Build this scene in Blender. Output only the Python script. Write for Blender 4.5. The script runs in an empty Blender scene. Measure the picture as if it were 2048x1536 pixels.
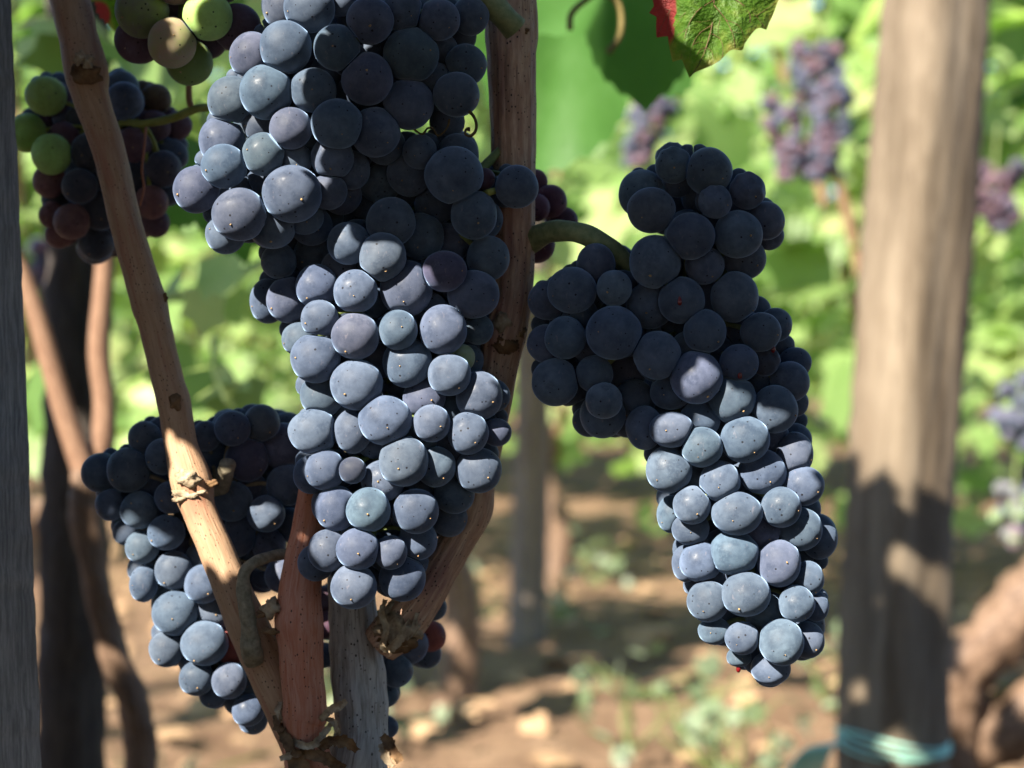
import bpy, bmesh, math, random
import numpy as np
from mathutils import Vector, Matrix

random.seed(7)
rng = np.random.default_rng(7)
SC = bpy.context.scene
COL = SC.collection

# ---------------------------------------------------------------- camera, sky, sun, exposure
CAMZ = 0.5
FPX = 2048 * 60 / 36.0
cam_d = bpy.data.cameras.new('camera')
cam_d.lens = 60; cam_d.sensor_width = 36
cam_d.clip_start = 0.01; cam_d.clip_end = 500
cam_d.dof.use_dof = True
cam_d.dof.focus_distance = 0.4465
cam_d.dof.aperture_fstop = 12.0
cam = bpy.data.objects.new('camera', cam_d); COL.objects.link(cam)
cam.location = (0, 0, CAMZ); cam.rotation_euler = (math.radians(90), 0, 0)
SC.camera = cam

SUN_AZ, SUN_EL = math.radians(39), math.radians(38.5)      # azimuth left of the camera's back
S = Vector((-math.sin(SUN_AZ) * math.cos(SUN_EL), -math.cos(SUN_AZ) * math.cos(SUN_EL), math.sin(SUN_EL)))
world = bpy.data.worlds.new('World'); SC.world = world
world.use_nodes = True
wn = world.node_tree.nodes; wl = world.node_tree.links
sky = wn.new('ShaderNodeTexSky'); sky.sky_type = 'NISHITA'; sky.sun_disc = False
sky.ozone_density = 7.0; sky.dust_density = 0.4; sky.sun_elevation = SUN_EL; sky.sun_rotation = math.atan2(S.x, S.y)
wl.new(sky.outputs[0], wn['Background'].inputs['Color'])
wn['Background'].inputs['Strength'].default_value = 0.082
sun_d = bpy.data.lights.new('sun', 'SUN'); sun_d.energy = 5.0; sun_d.angle = math.radians(0.5)
sun_d.color = (1.0, 0.92, 0.80)
sun = bpy.data.objects.new('sun', sun_d); COL.objects.link(sun)
sun.rotation_euler = S.to_track_quat('Z', 'Y').to_euler()
SC.view_settings.view_transform = 'Standard'; SC.view_settings.look = 'None'
SC.view_settings.exposure = 1.88; SC.view_settings.gamma = 1.0
SC.render.engine = 'CYCLES'
SC.cycles.use_denoising = True
SC.cycles.max_bounces = 6
SC.cycles.transparent_max_bounces = 4

# ---------------------------------------------------------------- helpers
W = {}                                                    # world origin of every object


def P(px, py, d):
    """photo pixel (2048 x 1536) at depth d -> world point"""
    return Vector(((px - 1024) / FPX * d, d, CAMZ - (py - 768) / FPX * d))


def tag(o, label=None, cat=None, group=None, kind=None):
    if label: o['label'] = label
    if cat: o['category'] = cat
    if group: o['group'] = group
    if kind: o['kind'] = kind
    return o


def empty(name, loc, label, cat, group=None):
    o = bpy.data.objects.new(name, None); COL.objects.link(o)
    o.location = loc; o.empty_display_size = 0.02
    W[o.name] = Vector(loc)
    return tag(o, label, cat, group)


def mesh_obj(name, verts, faces, mats, parent=None, origin=None, uv=None, midx=None, smooth=True):
    verts = np.asarray(verts, dtype=np.float64)
    if origin is None:
        origin = W[parent.name] if parent is not None else Vector((0, 0, 0))
    origin = Vector(origin)
    me = bpy.data.meshes.new(name)
    v = verts - np.array(origin)
    if isinstance(faces, np.ndarray):
        nv, nf, k = len(v), len(faces), faces.shape[1]
        me.vertices.add(nv); me.vertices.foreach_set('co', v.astype(np.float32).ravel())
        me.loops.add(nf * k); me.loops.foreach_set('vertex_index', faces.astype(np.int32).ravel())
        me.polygons.add(nf)
        me.polygons.foreach_set('loop_start', np.arange(0, nf * k, k, dtype=np.int32))
        me.update(calc_edges=True)
    else:
        me.from_pydata([tuple(p) for p in v], [], [tuple(f) for f in faces]); me.update()
    for m in (mats if isinstance(mats, (list, tuple)) else [mats]):
        me.materials.append(m)
    if midx is not None:
        me.polygons.foreach_set('material_index', np.asarray(midx, dtype=np.int32))
    me.polygons.foreach_set('use_smooth', np.full(len(me.polygons), bool(smooth)))
    if uv is not None:
        lay = me.uv_layers.new(name='UVMap')
        li = np.empty(len(me.loops), dtype=np.int32); me.loops.foreach_get('vertex_index', li)
        lay.data.foreach_set('uv', np.asarray(uv, dtype=np.float32)[li].ravel())
    me.update()
    o = bpy.data.objects.new(name, me); COL.objects.link(o)
    W[o.name] = origin
    if parent is not None:
        o.parent = parent; o.location = origin - W[parent.name]
    else:
        o.location = origin
    return o


class MB:
    """collects pieces that become one mesh"""
    def __init__(s): s.v = []; s.f = []; s.u = []; s.m = []; s.n = 0
    def add(s, v, f, u=None, m=0):
        v = np.asarray(v, float)
        s.v.append(v); s.f += [tuple(int(i) + s.n for i in q) for q in f]
        s.u.append(np.zeros((len(v), 2)) if u is None else np.asarray(u, float))
        s.m += [m] * len(f); s.n += len(v)
    def build(s, name, mats, parent=None, origin=None, smooth=True):
        return mesh_obj(name, np.concatenate(s.v), s.f, mats, parent, origin, np.concatenate(s.u), s.m, smooth)


def catmull(pts, k):
    pts = np.asarray(pts, float)
    ext = np.vstack([2 * pts[0] - pts[1], pts, 2 * pts[-1] - pts[-2]])
    out = []
    for i in range(1, len(ext) - 2):
        p0, p1, p2, p3 = ext[i - 1:i + 3]
        for t in np.linspace(0, 1, k, endpoint=False):
            out.append(0.5 * ((2 * p1) + (-p0 + p2) * t + (2 * p0 - 5 * p1 + 4 * p2 - p3) * t * t
                              + (-p0 + 3 * p1 - 3 * p2 + p3) * t ** 3))
    out.append(pts[-1])
    return np.array(out)


def tube_data(pts, radii, n=20, k=8, ridge=0.0, rough=0.0, nr=7, seed=0, square=None):
    r_ = np.random.default_rng(seed)
    pr = catmull(np.column_stack([np.asarray(pts, float), np.asarray(radii, float)]), k)
    c, rad = pr[:, :3], np.abs(pr[:, 3])
    tan = np.gradient(c, axis=0); tan /= np.linalg.norm(tan, axis=1)[:, None] + 1e-12
    ref = np.array([0, 1.0, 0]) if abs(tan[0][1]) < 0.8 else np.array([1.0, 0, 0])
    a = np.cross(tan[0], ref); a /= np.linalg.norm(a)
    V = []; U = []
    ph = r_.uniform(0, 6.28, 6)
    L = 0
    for i in range(len(c)):
        a = a - tan[i] * np.dot(a, tan[i]); a /= np.linalg.norm(a)
        b = np.cross(tan[i], a)
        if i: L += np.linalg.norm(c[i] - c[i - 1])
        th = np.linspace(0, 2 * math.pi, n, endpoint=False)
        s = (1 + ridge * np.sin(nr * th + ph[0] + L * 30) + ridge * 0.7 * np.sin((nr * 2 + 1) * th + ph[1] - L * 40)
             + rough * np.sin(3 * th + ph[2] + L * 170) + rough * 0.7 * np.sin(2 * th + ph[3] + L * 420 + i * 0.35))
        if square is not None:                                # hewn, four-sided with rounded corners
            s = s * 0.89 / (np.abs(np.cos(th - square)) ** 4.5 + np.abs(np.sin(th - square)) ** 4.5) ** (1 / 4.5)
        V.append(c[i] + rad[i] * s[:, None] * (np.cos(th)[:, None] * a + np.sin(th)[:, None] * b))
        U.append(np.column_stack([th / (2 * math.pi), np.full(n, L)]))
    V = np.concatenate(V); U = np.concatenate(U)
    F = []
    for i in range(len(c) - 1):
        for j in range(n):
            j2 = (j + 1) % n
            F.append((i * n + j, i * n + j2, (i + 1) * n + j2, (i + 1) * n + j))
    nv = len(V)
    V = np.vstack([V, c[0], c[-1]]); U = np.vstack([U, [0, 0], [0, L]])
    for j in range(n):
        F.append((nv, (j + 1) % n, j)); e = (len(c) - 1) * n
        F.append((nv + 1, e + j, e + (j + 1) % n))
    return V, F, U


def tube(name, pts, radii, mat, parent=None, **kw):
    v, f, u = tube_data(pts, radii, **kw)
    return mesh_obj(name, v, f, mat, parent, uv=u)


def pix_tube(name, rows, mat, parent, **kw):
    """rows: (px, py, width_px, depth)"""
    return tube(name, [P(a, b, d) for a, b, w, d in rows], [w * 0.5 * d / FPX for a, b, w, d in rows], mat, parent, **kw)


# ---------------------------------------------------------------- materials
def new_mat(name):
    m = bpy.data.materials.new(name); m.use_nodes = True
    nt = m.node_tree
    return m, nt, nt.nodes['Principled BSDF'], nt.nodes['Material Output']


def N(nt, t, **kw):
    n = nt.nodes.new(t)
    for k, v in kw.items():
        if k.startswith('i_'): n.inputs[k[2:].replace('_', ' ')].default_value = v
        else: setattr(n, k, v)
    return n


def mix(nt, fac, a, b, mode='MIX'):
    n = nt.nodes.new('ShaderNodeMix'); n.data_type = 'RGBA'; n.blend_type = mode
    for s, v in ((n.inputs[0], fac), (n.inputs[6], a), (n.inputs[7], b)):
        if isinstance(v, bpy.types.NodeSocket): nt.links.new(v, s)
        elif isinstance(v, (int, float)): s.default_value = v
        else: s.default_value = (*v[:3], 1)
    return n.outputs[2]


def math_(nt, op, a, b=None, c=None, clamp=False):
    n = nt.nodes.new('ShaderNodeMath'); n.operation = op; n.use_clamp = clamp
    for s, v in zip(n.inputs, (a, b, c)):
        if v is None: continue
        if isinstance(v, bpy.types.NodeSocket): nt.links.new(v, s)
        else: s.default_value = v
    return n.outputs[0]


def ramp(nt, fac, stops):
    n = nt.nodes.new('ShaderNodeValToRGB')
    el = n.color_ramp.elements
    while len(el) < len(stops): el.new(0.5)
    for e, (p, c) in zip(el, stops):
        e.position = p; e.color = (*c, 1) if len(c) == 3 else c
    nt.links.new(fac, n.inputs[0])
    return n.outputs[0]


def smooth(nt, x, lo, hi):
    n = nt.nodes.new('ShaderNodeMapRange'); n.interpolation_type = 'SMOOTHSTEP'
    nt.links.new(x, n.inputs[0]); n.inputs[1].default_value = lo; n.inputs[2].default_value = hi
    return n.outputs[0]


def noise(nt, vec, scale, detail=3, rough=0.55, w=None):
    n = nt.nodes.new('ShaderNodeTexNoise'); n.inputs['Scale'].default_value = scale
    n.inputs['Detail'].default_value = detail; n.inputs['Roughness'].default_value = rough
    if vec is not None: nt.links.new(vec, n.inputs['Vector'])
    return n.outputs['Fac']


def voro(nt, vec, scale, rnd=1.0):
    n = nt.nodes.new('ShaderNodeTexVoronoi'); n.inputs['Scale'].default_value = scale
    n.inputs['Randomness'].default_value = rnd
    nt.links.new(vec, n.inputs['Vector'])
    return n.outputs['Distance'], n.outputs['Color']


def bump(nt, h, strength, dist, bsdf):
    b = nt.nodes.new('ShaderNodeBump'); b.inputs['Strength'].default_value = strength
    b.inputs['Distance'].default_value = dist
    nt.links.new(h, b.inputs['Height']); nt.links.new(b.outputs[0], bsdf.inputs['Normal'])


def grape_material(name, skin, sss=0.0):
    m, nt, b, out = new_mat(name)
    L = nt.links
    tc = N(nt, 'ShaderNodeTexCoord'); oi = N(nt, 'ShaderNodeObjectInfo')
    off = N(nt, 'ShaderNodeVectorMath', operation='ADD')
    sc = math_(nt, 'MULTIPLY', oi.outputs['Random'], 3.7)
    L.new(tc.outputs['Object'], off.inputs[0]); L.new(sc, off.inputs[1])
    v = off.outputs[0]
    big = noise(nt, v, 150, 3, 0.6)
    mid = noise(nt, v, 650, 4, 0.65)
    fine = noise(nt, v, 4200, 2, 0.7)
    f = math_(nt, 'MULTIPLY_ADD', big, 1.25, 0.05)
    f = math_(nt, 'ADD', f, math_(nt, 'MULTIPLY_ADD', mid, 0.55, -0.28))
    f = math_(nt, 'ADD', f, math_(nt, 'MULTIPLY_ADD', fine, 0.30, -0.15), clamp=True)
    col = mix(nt, f, skin, oi.outputs['Color'])
    # faint rubbed streaks in the bloom
    mp = N(nt, 'ShaderNodeMapping'); mp.inputs['Scale'].default_value = (1.0, 0.16, 0.55)
    mp.inputs['Rotation'].default_value = (0.6, 0.3, 0.9); L.new(v, mp.inputs['Vector'])
    st = smooth(nt, noise(nt, mp.outputs[0], 900, 3, 0.6), 0.62, 0.76)
    col = mix(nt, math_(nt, 'MULTIPLY', st, 0.30), col, (0.30, 0.27, 0.30))
    # places where the bloom has been rubbed off down to the dark skin
    rub = smooth(nt, noise(nt, v, 210, 2, 0.5), 0.54, 0.64)
    rub2 = math_(nt, 'MULTIPLY', rub, smooth(nt, noise(nt, v, 1500, 2, 0.6), 0.30, 0.6))
    col = mix(nt, math_(nt, 'MULTIPLY', rub2, 0.6), col, mix(nt, 0.36, skin, oi.outputs['Color']))
    L.new(math_(nt, 'MULTIPLY_ADD', rub2, -0.22, 0.60), b.inputs['Roughness'])
    # lenticel dots
    d, c = voro(nt, v, 500)
    sep = N(nt, 'ShaderNodeSeparateColor'); L.new(c, sep.inputs[0])
    rad = math_(nt, 'MULTIPLY_ADD', sep.outputs[1], 0.075, 0.085)
    dot = math_(nt, 'MULTIPLY', math_(nt, 'LESS_THAN', d, rad), math_(nt, 'GREATER_THAN', sep.outputs[0], 0.34))
    col = mix(nt, math_(nt, 'MULTIPLY', dot, 0.9), col, (0.012, 0.010, 0.012))
    d2, c2 = voro(nt, v, 900)  # sparse pale specks: tiny highlights painted into the skin colour
    sep2 = N(nt, 'ShaderNodeSeparateColor'); L.new(c2, sep2.inputs[0])
    glint = math_(nt, 'MULTIPLY', math_(nt, 'LESS_THAN', d2, 0.09), math_(nt, 'GREATER_THAN', sep2.outputs[0], 0.72))
    col = mix(nt, math_(nt, 'MULTIPLY', glint, 0.12), col, (0.55, 0.45, 0.38))
    L.new(col, b.inputs['Base Color'])
    b.inputs['Specular IOR Level'].default_value = 0.18
    b.inputs['Sheen Weight'].default_value = 0.7
    b.inputs['Diffuse Roughness'].default_value = 1.0
    b.inputs['Sheen Roughness'].default_value = 0.30
    b.inputs['Sheen Tint'].default_value = (0.45, 0.66, 1.0, 1)
    if sss:
        b.inputs['Subsurface Weight'].default_value = sss
        b.inputs['Subsurface Radius'].default_value = (0.004, 0.003, 0.0012)
        b.inputs['Subsurface Scale'].default_value = 1.0
        b.inputs['Sheen Weight'].default_value = 0.12
    bump(nt, math_(nt, 'ADD', mid, math_(nt, 'MULTIPLY', fine, 0.25)), 0.10, 0.0006, b)
    return m


M_GRAPE = grape_material('bloomed grape skin', (0.014, 0.025, 0.052))
M_GREEN = grape_material('unripe grape skin', (0.20, 0.29, 0.075), 0.55)
M_RED = grape_material('half ripe grape skin', (0.065, 0.018, 0.030), 0.12)


def plain(name, c1, c2, scale=200, rough=0.7, bmp=0.2, bd=0.0005, spec=0.3):
    m, nt, b, out = new_mat(name)
    tc = N(nt, 'ShaderNodeTexCoord')
    n = noise(nt, tc.outputs['Object'], scale, 5, 0.65)
    nt.links.new(ramp(nt, n, [(0.3, c1), (0.7, c2)]), b.inputs['Base Color'])
    b.inputs['Roughness'].default_value = rough; b.inputs['Specular IOR Level'].default_value = spec
    bump(nt, n, bmp, bd, b)
    return m


M_SCAR = plain('stylar scar cork', (0.26, 0.16, 0.07), (0.46, 0.31, 0.15), 3000, 0.5)
M_STALK = plain('green stalk', (0.09, 0.13, 0.035), (0.20, 0.24, 0.08), 260, 0.6)
M_PEDUNCLE = plain('olive peduncle skin', (0.15, 0.195, 0.085), (0.30, 0.33, 0.16), 420, 0.65)
M_TWIG = plain('grey brown twig bark', (0.14, 0.12, 0.075), (0.34, 0.29, 0.20), 520, 0.8, 0.6, 0.0008)
M_YSTALK = plain('yellow green stalk', (0.20, 0.24, 0.05), (0.34, 0.36, 0.10), 260, 0.6)
M_TENDRIL = plain('dry tendril', (0.05, 0.032, 0.014), (0.13, 0.09, 0.035), 500, 0.7)
M_KNOB = plain('pale peeling bark', (0.16, 0.10, 0.055), (0.52, 0.42, 0.28), 330, 0.85, 0.8, 0.001)
M_SHRED = plain('brown shredded bark', (0.05, 0.022, 0.010), (0.27, 0.16, 0.075), 240, 0.85, 0.8, 0.001)
M_DROP = plain('dark red juice', (0.10, 0.004, 0.006), (0.16, 0.008, 0.010), 500, 0.08, 0.0, 0.0001, 0.6)
M_TWINE = plain('turquoise netting', (0.27, 0.58, 0.46), (0.42, 0.70, 0.58), 60, 0.6)


def cane_material(name, base, streak, dark, speck=0.8, vscale=1.0, red=None):
    """u runs round the cane, v along it in metres"""
    m, nt, b, out = new_mat(name)
    L = nt.links
    uv = N(nt, 'ShaderNodeUVMap'); uv.uv_map = 'UVMap'
    sep = N(nt, 'ShaderNodeSeparateXYZ'); L.new(uv.outputs[0], sep.inputs[0])
    ang = math_(nt, 'MULTIPLY', sep.outputs[0], 6.28318)
    cmb = N(nt, 'ShaderNodeCombineXYZ')
    L.new(math_(nt, 'COSINE', ang), cmb.inputs[0]); L.new(math_(nt, 'SINE', ang), cmb.inputs[1])
    L.new(math_(nt, 'MULTIPLY', sep.outputs[1], 28.0 * vscale), cmb.inputs[2])
    v = cmb.outputs[0]
    s1 = noise(nt, v, 4.5, 5, 0.65)
    cmb2 = N(nt, 'ShaderNodeCombineXYZ')
    L.new(math_(nt, 'COSINE', ang), cmb2.inputs[0]); L.new(math_(nt, 'SINE', ang), cmb2.inputs[1])
    L.new(math_(nt, 'MULTIPLY', sep.outputs[1], 9.0 * vscale), cmb2.inputs[2])
    s2 = noise(nt, cmb2.outputs[0], 13, 3, 0.6)
    big = noise(nt, v, 0.8, 3, 0.6)
    col = mix(nt, smooth(nt, s1, 0.35, 0.68), base, streak)
    col = mix(nt, math_(nt, 'MULTIPLY', smooth(nt, s2, 0.52, 0.72), 0.75), col, dark)
    if red: col = mix(nt, math_(nt, 'MULTIPLY', smooth(nt, big, 0.48, 0.66), 0.8), col, red)
    cmb3 = N(nt, 'ShaderNodeCombineXYZ')
    L.new(math_(nt, 'COSINE', ang), cmb3.inputs[0]); L.new(math_(nt, 'SINE', ang), cmb3.inputs[1])
    L.new(math_(nt, 'MULTIPLY', sep.outputs[1], 120.0 * vscale), cmb3.inputs[2])
    d, c = voro(nt, cmb3.outputs[0], 7.0)
    sc = N(nt, 'ShaderNodeSeparateColor'); L.new(c, sc.inputs[0])
    dot = math_(nt, 'MULTIPLY', math_(nt, 'LESS_THAN', d, math_(nt, 'MULTIPLY_ADD', sc.outputs[1], 0.16, 0.10)),
                math_(nt, 'GREATER_THAN', sc.outputs[0], 0.45))
    col = mix(nt, math_(nt, 'MULTIPLY', dot, speck), col, (0.018, 0.012, 0.010))
    L.new(col, b.inputs['Base Color'])
    b.inputs['Roughness'].default_value = 0.62; b.inputs['Specular IOR Level'].default_value = 0.25
    bump(nt, math_(nt, 'ADD', s2, math_(nt, 'MULTIPLY', s1, 0.6)), 0.45, 0.0007, b)
    return m


M_CANE = cane_material('orange brown cane bark', (0.39, 0.235, 0.135), (0.46, 0.300, 0.185), (0.31, 0.175, 0.100), 0.75,
                       red=(0.34, 0.145, 0.090))
M_CANE_R = cane_material('ridged brown cane bark', (0.42, 0.25, 0.165), (0.58, 0.40, 0.27), (0.20, 0.105, 0.075), 0.95,
                         red=(0.27, 0.125, 0.105))
M_CANE_M = cane_material('reddish cane bark', (0.46, 0.175, 0.105), (0.53, 0.265, 0.18), (0.40, 0.115, 0.050), 0.9,
                         red=(0.40, 0.130, 0.050))
M_TRUNK = cane_material('grey trunk bark', (0.30, 0.29, 0.265), (0.50, 0.49, 0.46), (0.12, 0.10, 0.082), 0.95, 0.8)
M_BGCANE = cane_material('far brown cane bark', (0.19, 0.105, 0.065), (0.27, 0.165, 0.105), (0.11, 0.055, 0.035), 0.6)
M_BGTRUNK = cane_material('far trunk bark', (0.10, 0.060, 0.038), (0.21, 0.135, 0.088), (0.07, 0.045, 0.03), 0.5, 0.6)


def wood_material(name, a, b_, dark, sx=60.0, sz=4.0, stain=None, spec=0.2, axis=2):
    m, nt, b, out = new_mat(name)
    L = nt.links
    tc = N(nt, 'ShaderNodeTexCoord')
    mp = N(nt, 'ShaderNodeMapping'); mp.inputs['Scale'].default_value = (sx, sx, sz)
    L.new(tc.outputs['Object'], mp.inputs['Vector'])
    g = noise(nt, mp.outputs[0], 4.0, 6, 0.7)
    g2 = noise(nt, mp.outputs[0], 14.0, 4, 0.7)
    mp2 = N(nt, 'ShaderNodeMapping'); mp2.inputs['Scale'].default_value = (sx * 0.35, sx * 0.35, sz * 1.4)
    L.new(tc.outputs['Object'], mp2.inputs['Vector'])
    big = noise(nt, mp2.outputs[0], 1.6, 4, 0.6)
    col = mix(nt, smooth(nt, g, 0.32, 0.7), a, b_)
    col = mix(nt, math_(nt, 'MULTIPLY', smooth(nt, g2, 0.55, 0.75), 0.75), col, dark)
    if stain: col = mix(nt, math_(nt, 'MULTIPLY', smooth(nt, big, 0.42, 0.66), 0.85), col, stain)
    L.new(col, b.inputs['Base Color'])
    b.inputs['Roughness'].default_value = 0.82; b.inputs['Specular IOR Level'].default_value = spec
    bump(nt, math_(nt, 'ADD', g, g2), 0.6, 0.0012, b)
    return m


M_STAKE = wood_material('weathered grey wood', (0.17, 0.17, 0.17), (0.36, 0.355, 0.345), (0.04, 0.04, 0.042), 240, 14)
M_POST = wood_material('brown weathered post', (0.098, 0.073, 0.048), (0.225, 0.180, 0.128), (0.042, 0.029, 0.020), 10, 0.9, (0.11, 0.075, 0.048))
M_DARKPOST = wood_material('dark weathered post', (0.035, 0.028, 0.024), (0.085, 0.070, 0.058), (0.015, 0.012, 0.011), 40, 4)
M_FARPOST = wood_material('far grey post', (0.14, 0.11, 0.09), (0.24, 0.19, 0.155), (0.06, 0.045, 0.04), 20, 3)


def leaf_material(name, c_dark, c_mid, c_light, yellow=None, trans=0.45, isl=True):
    m, nt, b, out = new_mat(name)
    L = nt.links
    tc = N(nt, 'ShaderNodeTexCoord')
    n = noise(nt, tc.outputs['Object'], 40, 4, 0.6)
    if isl:
        geo = N(nt, 'ShaderNodeNewGeometry')
        r = geo.outputs['Random Per Island']
        x = math_(nt, 'ADD', math_(nt, 'MULTIPLY', r, 0.85), math_(nt, 'MULTIPLY_ADD', n, 0.4, -0.12))
    else:
        x = math_(nt, 'MULTIPLY_ADD', n, 1.6, -0.3)
    stops = [(0.0, c_dark), (0.5, c_mid), (0.85, c_light)]
    if yellow: stops.append((0.97, yellow))
    col = ramp(nt, x, stops)
    L.new(col, b.inputs['Base Color'])
    b.inputs['Roughness'].default_value = 0.42; b.inputs['Specular IOR Level'].default_value = 0.40
    tr = N(nt, 'ShaderNodeBsdfTranslucent')
    hs = N(nt, 'ShaderNodeHueSaturation'); hs.inputs['Saturation'].default_value = 1.15
    hs.inputs['Value'].default_value = 1.5; hs.inputs['Hue'].default_value = 0.485
    L.new(col, hs.inputs['Color']); L.new(hs.outputs[0], tr.inputs['Color'])
    ms = N(nt, 'ShaderNodeMixShader'); ms.inputs[0].default_value = trans
    L.new(b.outputs[0], ms.inputs[1]); L.new(tr.outputs[0], ms.inputs[2])
    L.new(ms.outputs[0], out.inputs['Surface'])
    bump(nt, n, 0.3, 0.002, b)
    return m


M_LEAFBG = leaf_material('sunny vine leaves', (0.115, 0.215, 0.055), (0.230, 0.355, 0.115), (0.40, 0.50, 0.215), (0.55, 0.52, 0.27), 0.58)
M_LEAFDK = leaf_material('deep green vine leaves', (0.016, 0.036, 0.014), (0.028, 0.058, 0.020), (0.045, 0.085, 0.03), None, 0.06)  # darkened so the added out-of-view leaves bounce little light
M_LEAF1 = leaf_material('broad green vine leaf', (0.062, 0.165, 0.035), (0.078, 0.20, 0.042), (0.10, 0.23, 0.06), None, 0.45, False)
M_WEED = leaf_material('grey green weed leaves', (0.10, 0.14, 0.07), (0.19, 0.25, 0.14), (0.30, 0.36, 0.24))
M_LITTER = plain('dry fallen leaves', (0.20, 0.11, 0.055), (0.46, 0.31, 0.18), 30, 0.8)


def red_leaf_material():
    """uv = position in the leaf: tip at (0,-1), half width about 0.7"""
    m, nt, b, out = new_mat('green leaf turning red')
    L = nt.links
    uv = N(nt, 'ShaderNodeUVMap'); uv.uv_map = 'UVMap'
    sep = N(nt, 'ShaderNodeSeparateXYZ'); L.new(uv.outputs[0], sep.inputs[0])
    v = uv.outputs[0]
    n = noise(nt, v, 6, 4, 0.6); n2 = noise(nt, v, 30, 3, 0.6)
    d, c = voro(nt, v, 9)
    col = ramp(nt, n, [(0.3, (0.045, 0.125, 0.012)), (0.55, (0.10, 0.20, 0.022)), (0.75, (0.21, 0.29, 0.05))])
    col = mix(nt, math_(nt, 'MULTIPLY', smooth(nt, n2, 0.5, 0.7), 0.35), col, (0.17, 0.27, 0.06))
    rim = N(nt, 'ShaderNodeAttribute'); rim.attribute_name = 'rim'
    rr = math_(nt, 'ADD', rim.outputs['Fac'], math_(nt, 'MULTIPLY_ADD', n, 0.34, -0.17))
    col = mix(nt, math_(nt, 'MULTIPLY', smooth(nt, rr, 0.86, 1.08), 0.75), col, (0.30, 0.24, 0.055))
    red = N(nt, 'ShaderNodeAttribute'); red.attribute_name = 'red'
    col = mix(nt, smooth(nt, red.outputs['Fac'], 0.35, 0.6), col, (0.30, 0.050, 0.045))
    L.new(col, b.inputs['Base Color'])
    b.inputs['Roughness'].default_value = 0.45; b.inputs['Specular IOR Level'].default_value = 0.35
    tr = N(nt, 'ShaderNodeBsdfTranslucent')
    hs = N(nt, 'ShaderNodeHueSaturation'); hs.inputs['Value'].default_value = 1.4; hs.inputs['Saturation'].default_value = 1.1
    L.new(col, hs.inputs['Color']); L.new(hs.outputs[0], tr.inputs['Color'])
    ms = N(nt, 'ShaderNodeMixShader'); ms.inputs[0].default_value = 0.5
    L.new(b.outputs[0], ms.inputs[1]); L.new(tr.outputs[0], ms.inputs[2])
    L.new(ms.outputs[0], out.inputs['Surface'])
    bump(nt, math_(nt, 'ADD', n2, d), 0.4, 0.02, b)
    return m


M_REDLEAF = red_leaf_material()
M_VEIN = plain('brown leaf vein', (0.085, 0.045, 0.02), (0.15, 0.085, 0.04), 600, 0.6)


def ground_material():
    m, nt, b, out = new_mat('dry vineyard soil')
    L = nt.links
    tc = N(nt, 'ShaderNodeTexCoord'); v = tc.outputs['Object']
    n1 = noise(nt, v, 1.3, 5, 0.6); n2 = noise(nt, v, 9, 6, 0.7); n3 = noise(nt, v, 60, 4, 0.7)
    col = ramp(nt, n2, [(0.28, (0.095, 0.055, 0.034)), (0.5, (0.185, 0.115, 0.072)), (0.72, (0.31, 0.205, 0.130))])
    col = mix(nt, math_(nt, 'MULTIPLY', smooth(nt, n1, 0.5, 0.68), 0.5), col, (0.30, 0.20, 0.115))
    col = mix(nt, math_(nt, 'MULTIPLY', smooth(nt, n3, 0.55, 0.7), 0.4), col, (0.16, 0.10, 0.06))
    L.new(col, b.inputs['Base Color']); b.inputs['Roughness'].default_value = 0.95
    b.inputs['Specular IOR Level'].default_value = 0.1
    bump(nt, math_(nt, 'ADD', n2, math_(nt, 'MULTIPLY', n3, 0.4)), 0.8, 0.05, b)
    return m


M_SOIL = ground_material()

# ---------------------------------------------------------------- leaf geometry


def leaf_outline(n=120, teeth=34, amp=0.07, seed=0, lobes=1.0):
    """closed outline, tip at (0,-1), leaf base near (0,0.25)"""
    r_ = np.random.default_rng(seed)
    th = np.linspace(-math.pi, math.pi, n, endpoint=False)         # 0 = towards the tip
    ctrl = np.radians([0, 24, 34, 58, 84, 98, 122, 146, 162, 176, 180])
    rad = np.array([1.0, 0.80, 0.74 - 0.06 * lobes, 0.86, 0.72, 0.64, 0.70, 0.60, 0.44, 0.16, 0.12])
    r = np.interp(np.abs(th), ctrl, rad)
    r *= 1 + 0.04 * np.sin(3 * th + r_.uniform(0, 6)) + 0.03 * np.sin(5 * th + r_.uniform(0, 6))
    saw = (np.abs(th) * teeth / math.pi) % 1.0
    sm = np.where(np.abs(th) < 2.9, 1, 0)
    r *= 1 + amp * sm * (0.5 - saw)
    return th, r


def leaf_mesh(n=110, rings=6, seed=0, curl=0.25, wave=0.05, teeth=34, amp=0.08, fold=0.18):
    th, r = leaf_outline(n, teeth, amp, seed)
    r_ = np.random.default_rng(seed + 5)
    ph = r_.uniform(0, 6.28, 4)
    V = [(0, 0, 0)]; U = [(0, 0)]; rim = [0.0]
    for k in range(1, rings + 1):
        t = k / rings
        rr = r * t if k == rings else (r * 0.9 + 0.1 * np.convolve(np.r_[r[-4:], r, r[:4]], np.ones(9) / 9, 'valid')) * t
        x = rr * np.sin(th); y = -rr * np.cos(th)
        z = (-curl * (x * x + 0.8 * y * y) + fold * np.abs(x) * 0.5
             + wave * np.sin(5 * th + ph[0]) * t * t + wave * 0.5 * np.sin(11 * th + ph[1]) * t ** 3)
        V += list(zip(x, y, z)); U += list(zip(x, y)); rim += [t] * n
    F = [(0, 1 + (j + 1) % n, 1 + j) for j in range(n)]
    for k in range(rings - 1):
        a = 1 + k * n; b = a + n
        F += [(a + j, a + (j + 1) % n, b + (j + 1) % n, b + j) for j in range(n)]
    return np.array(V), F, np.array(U), np.array(rim)


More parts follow.
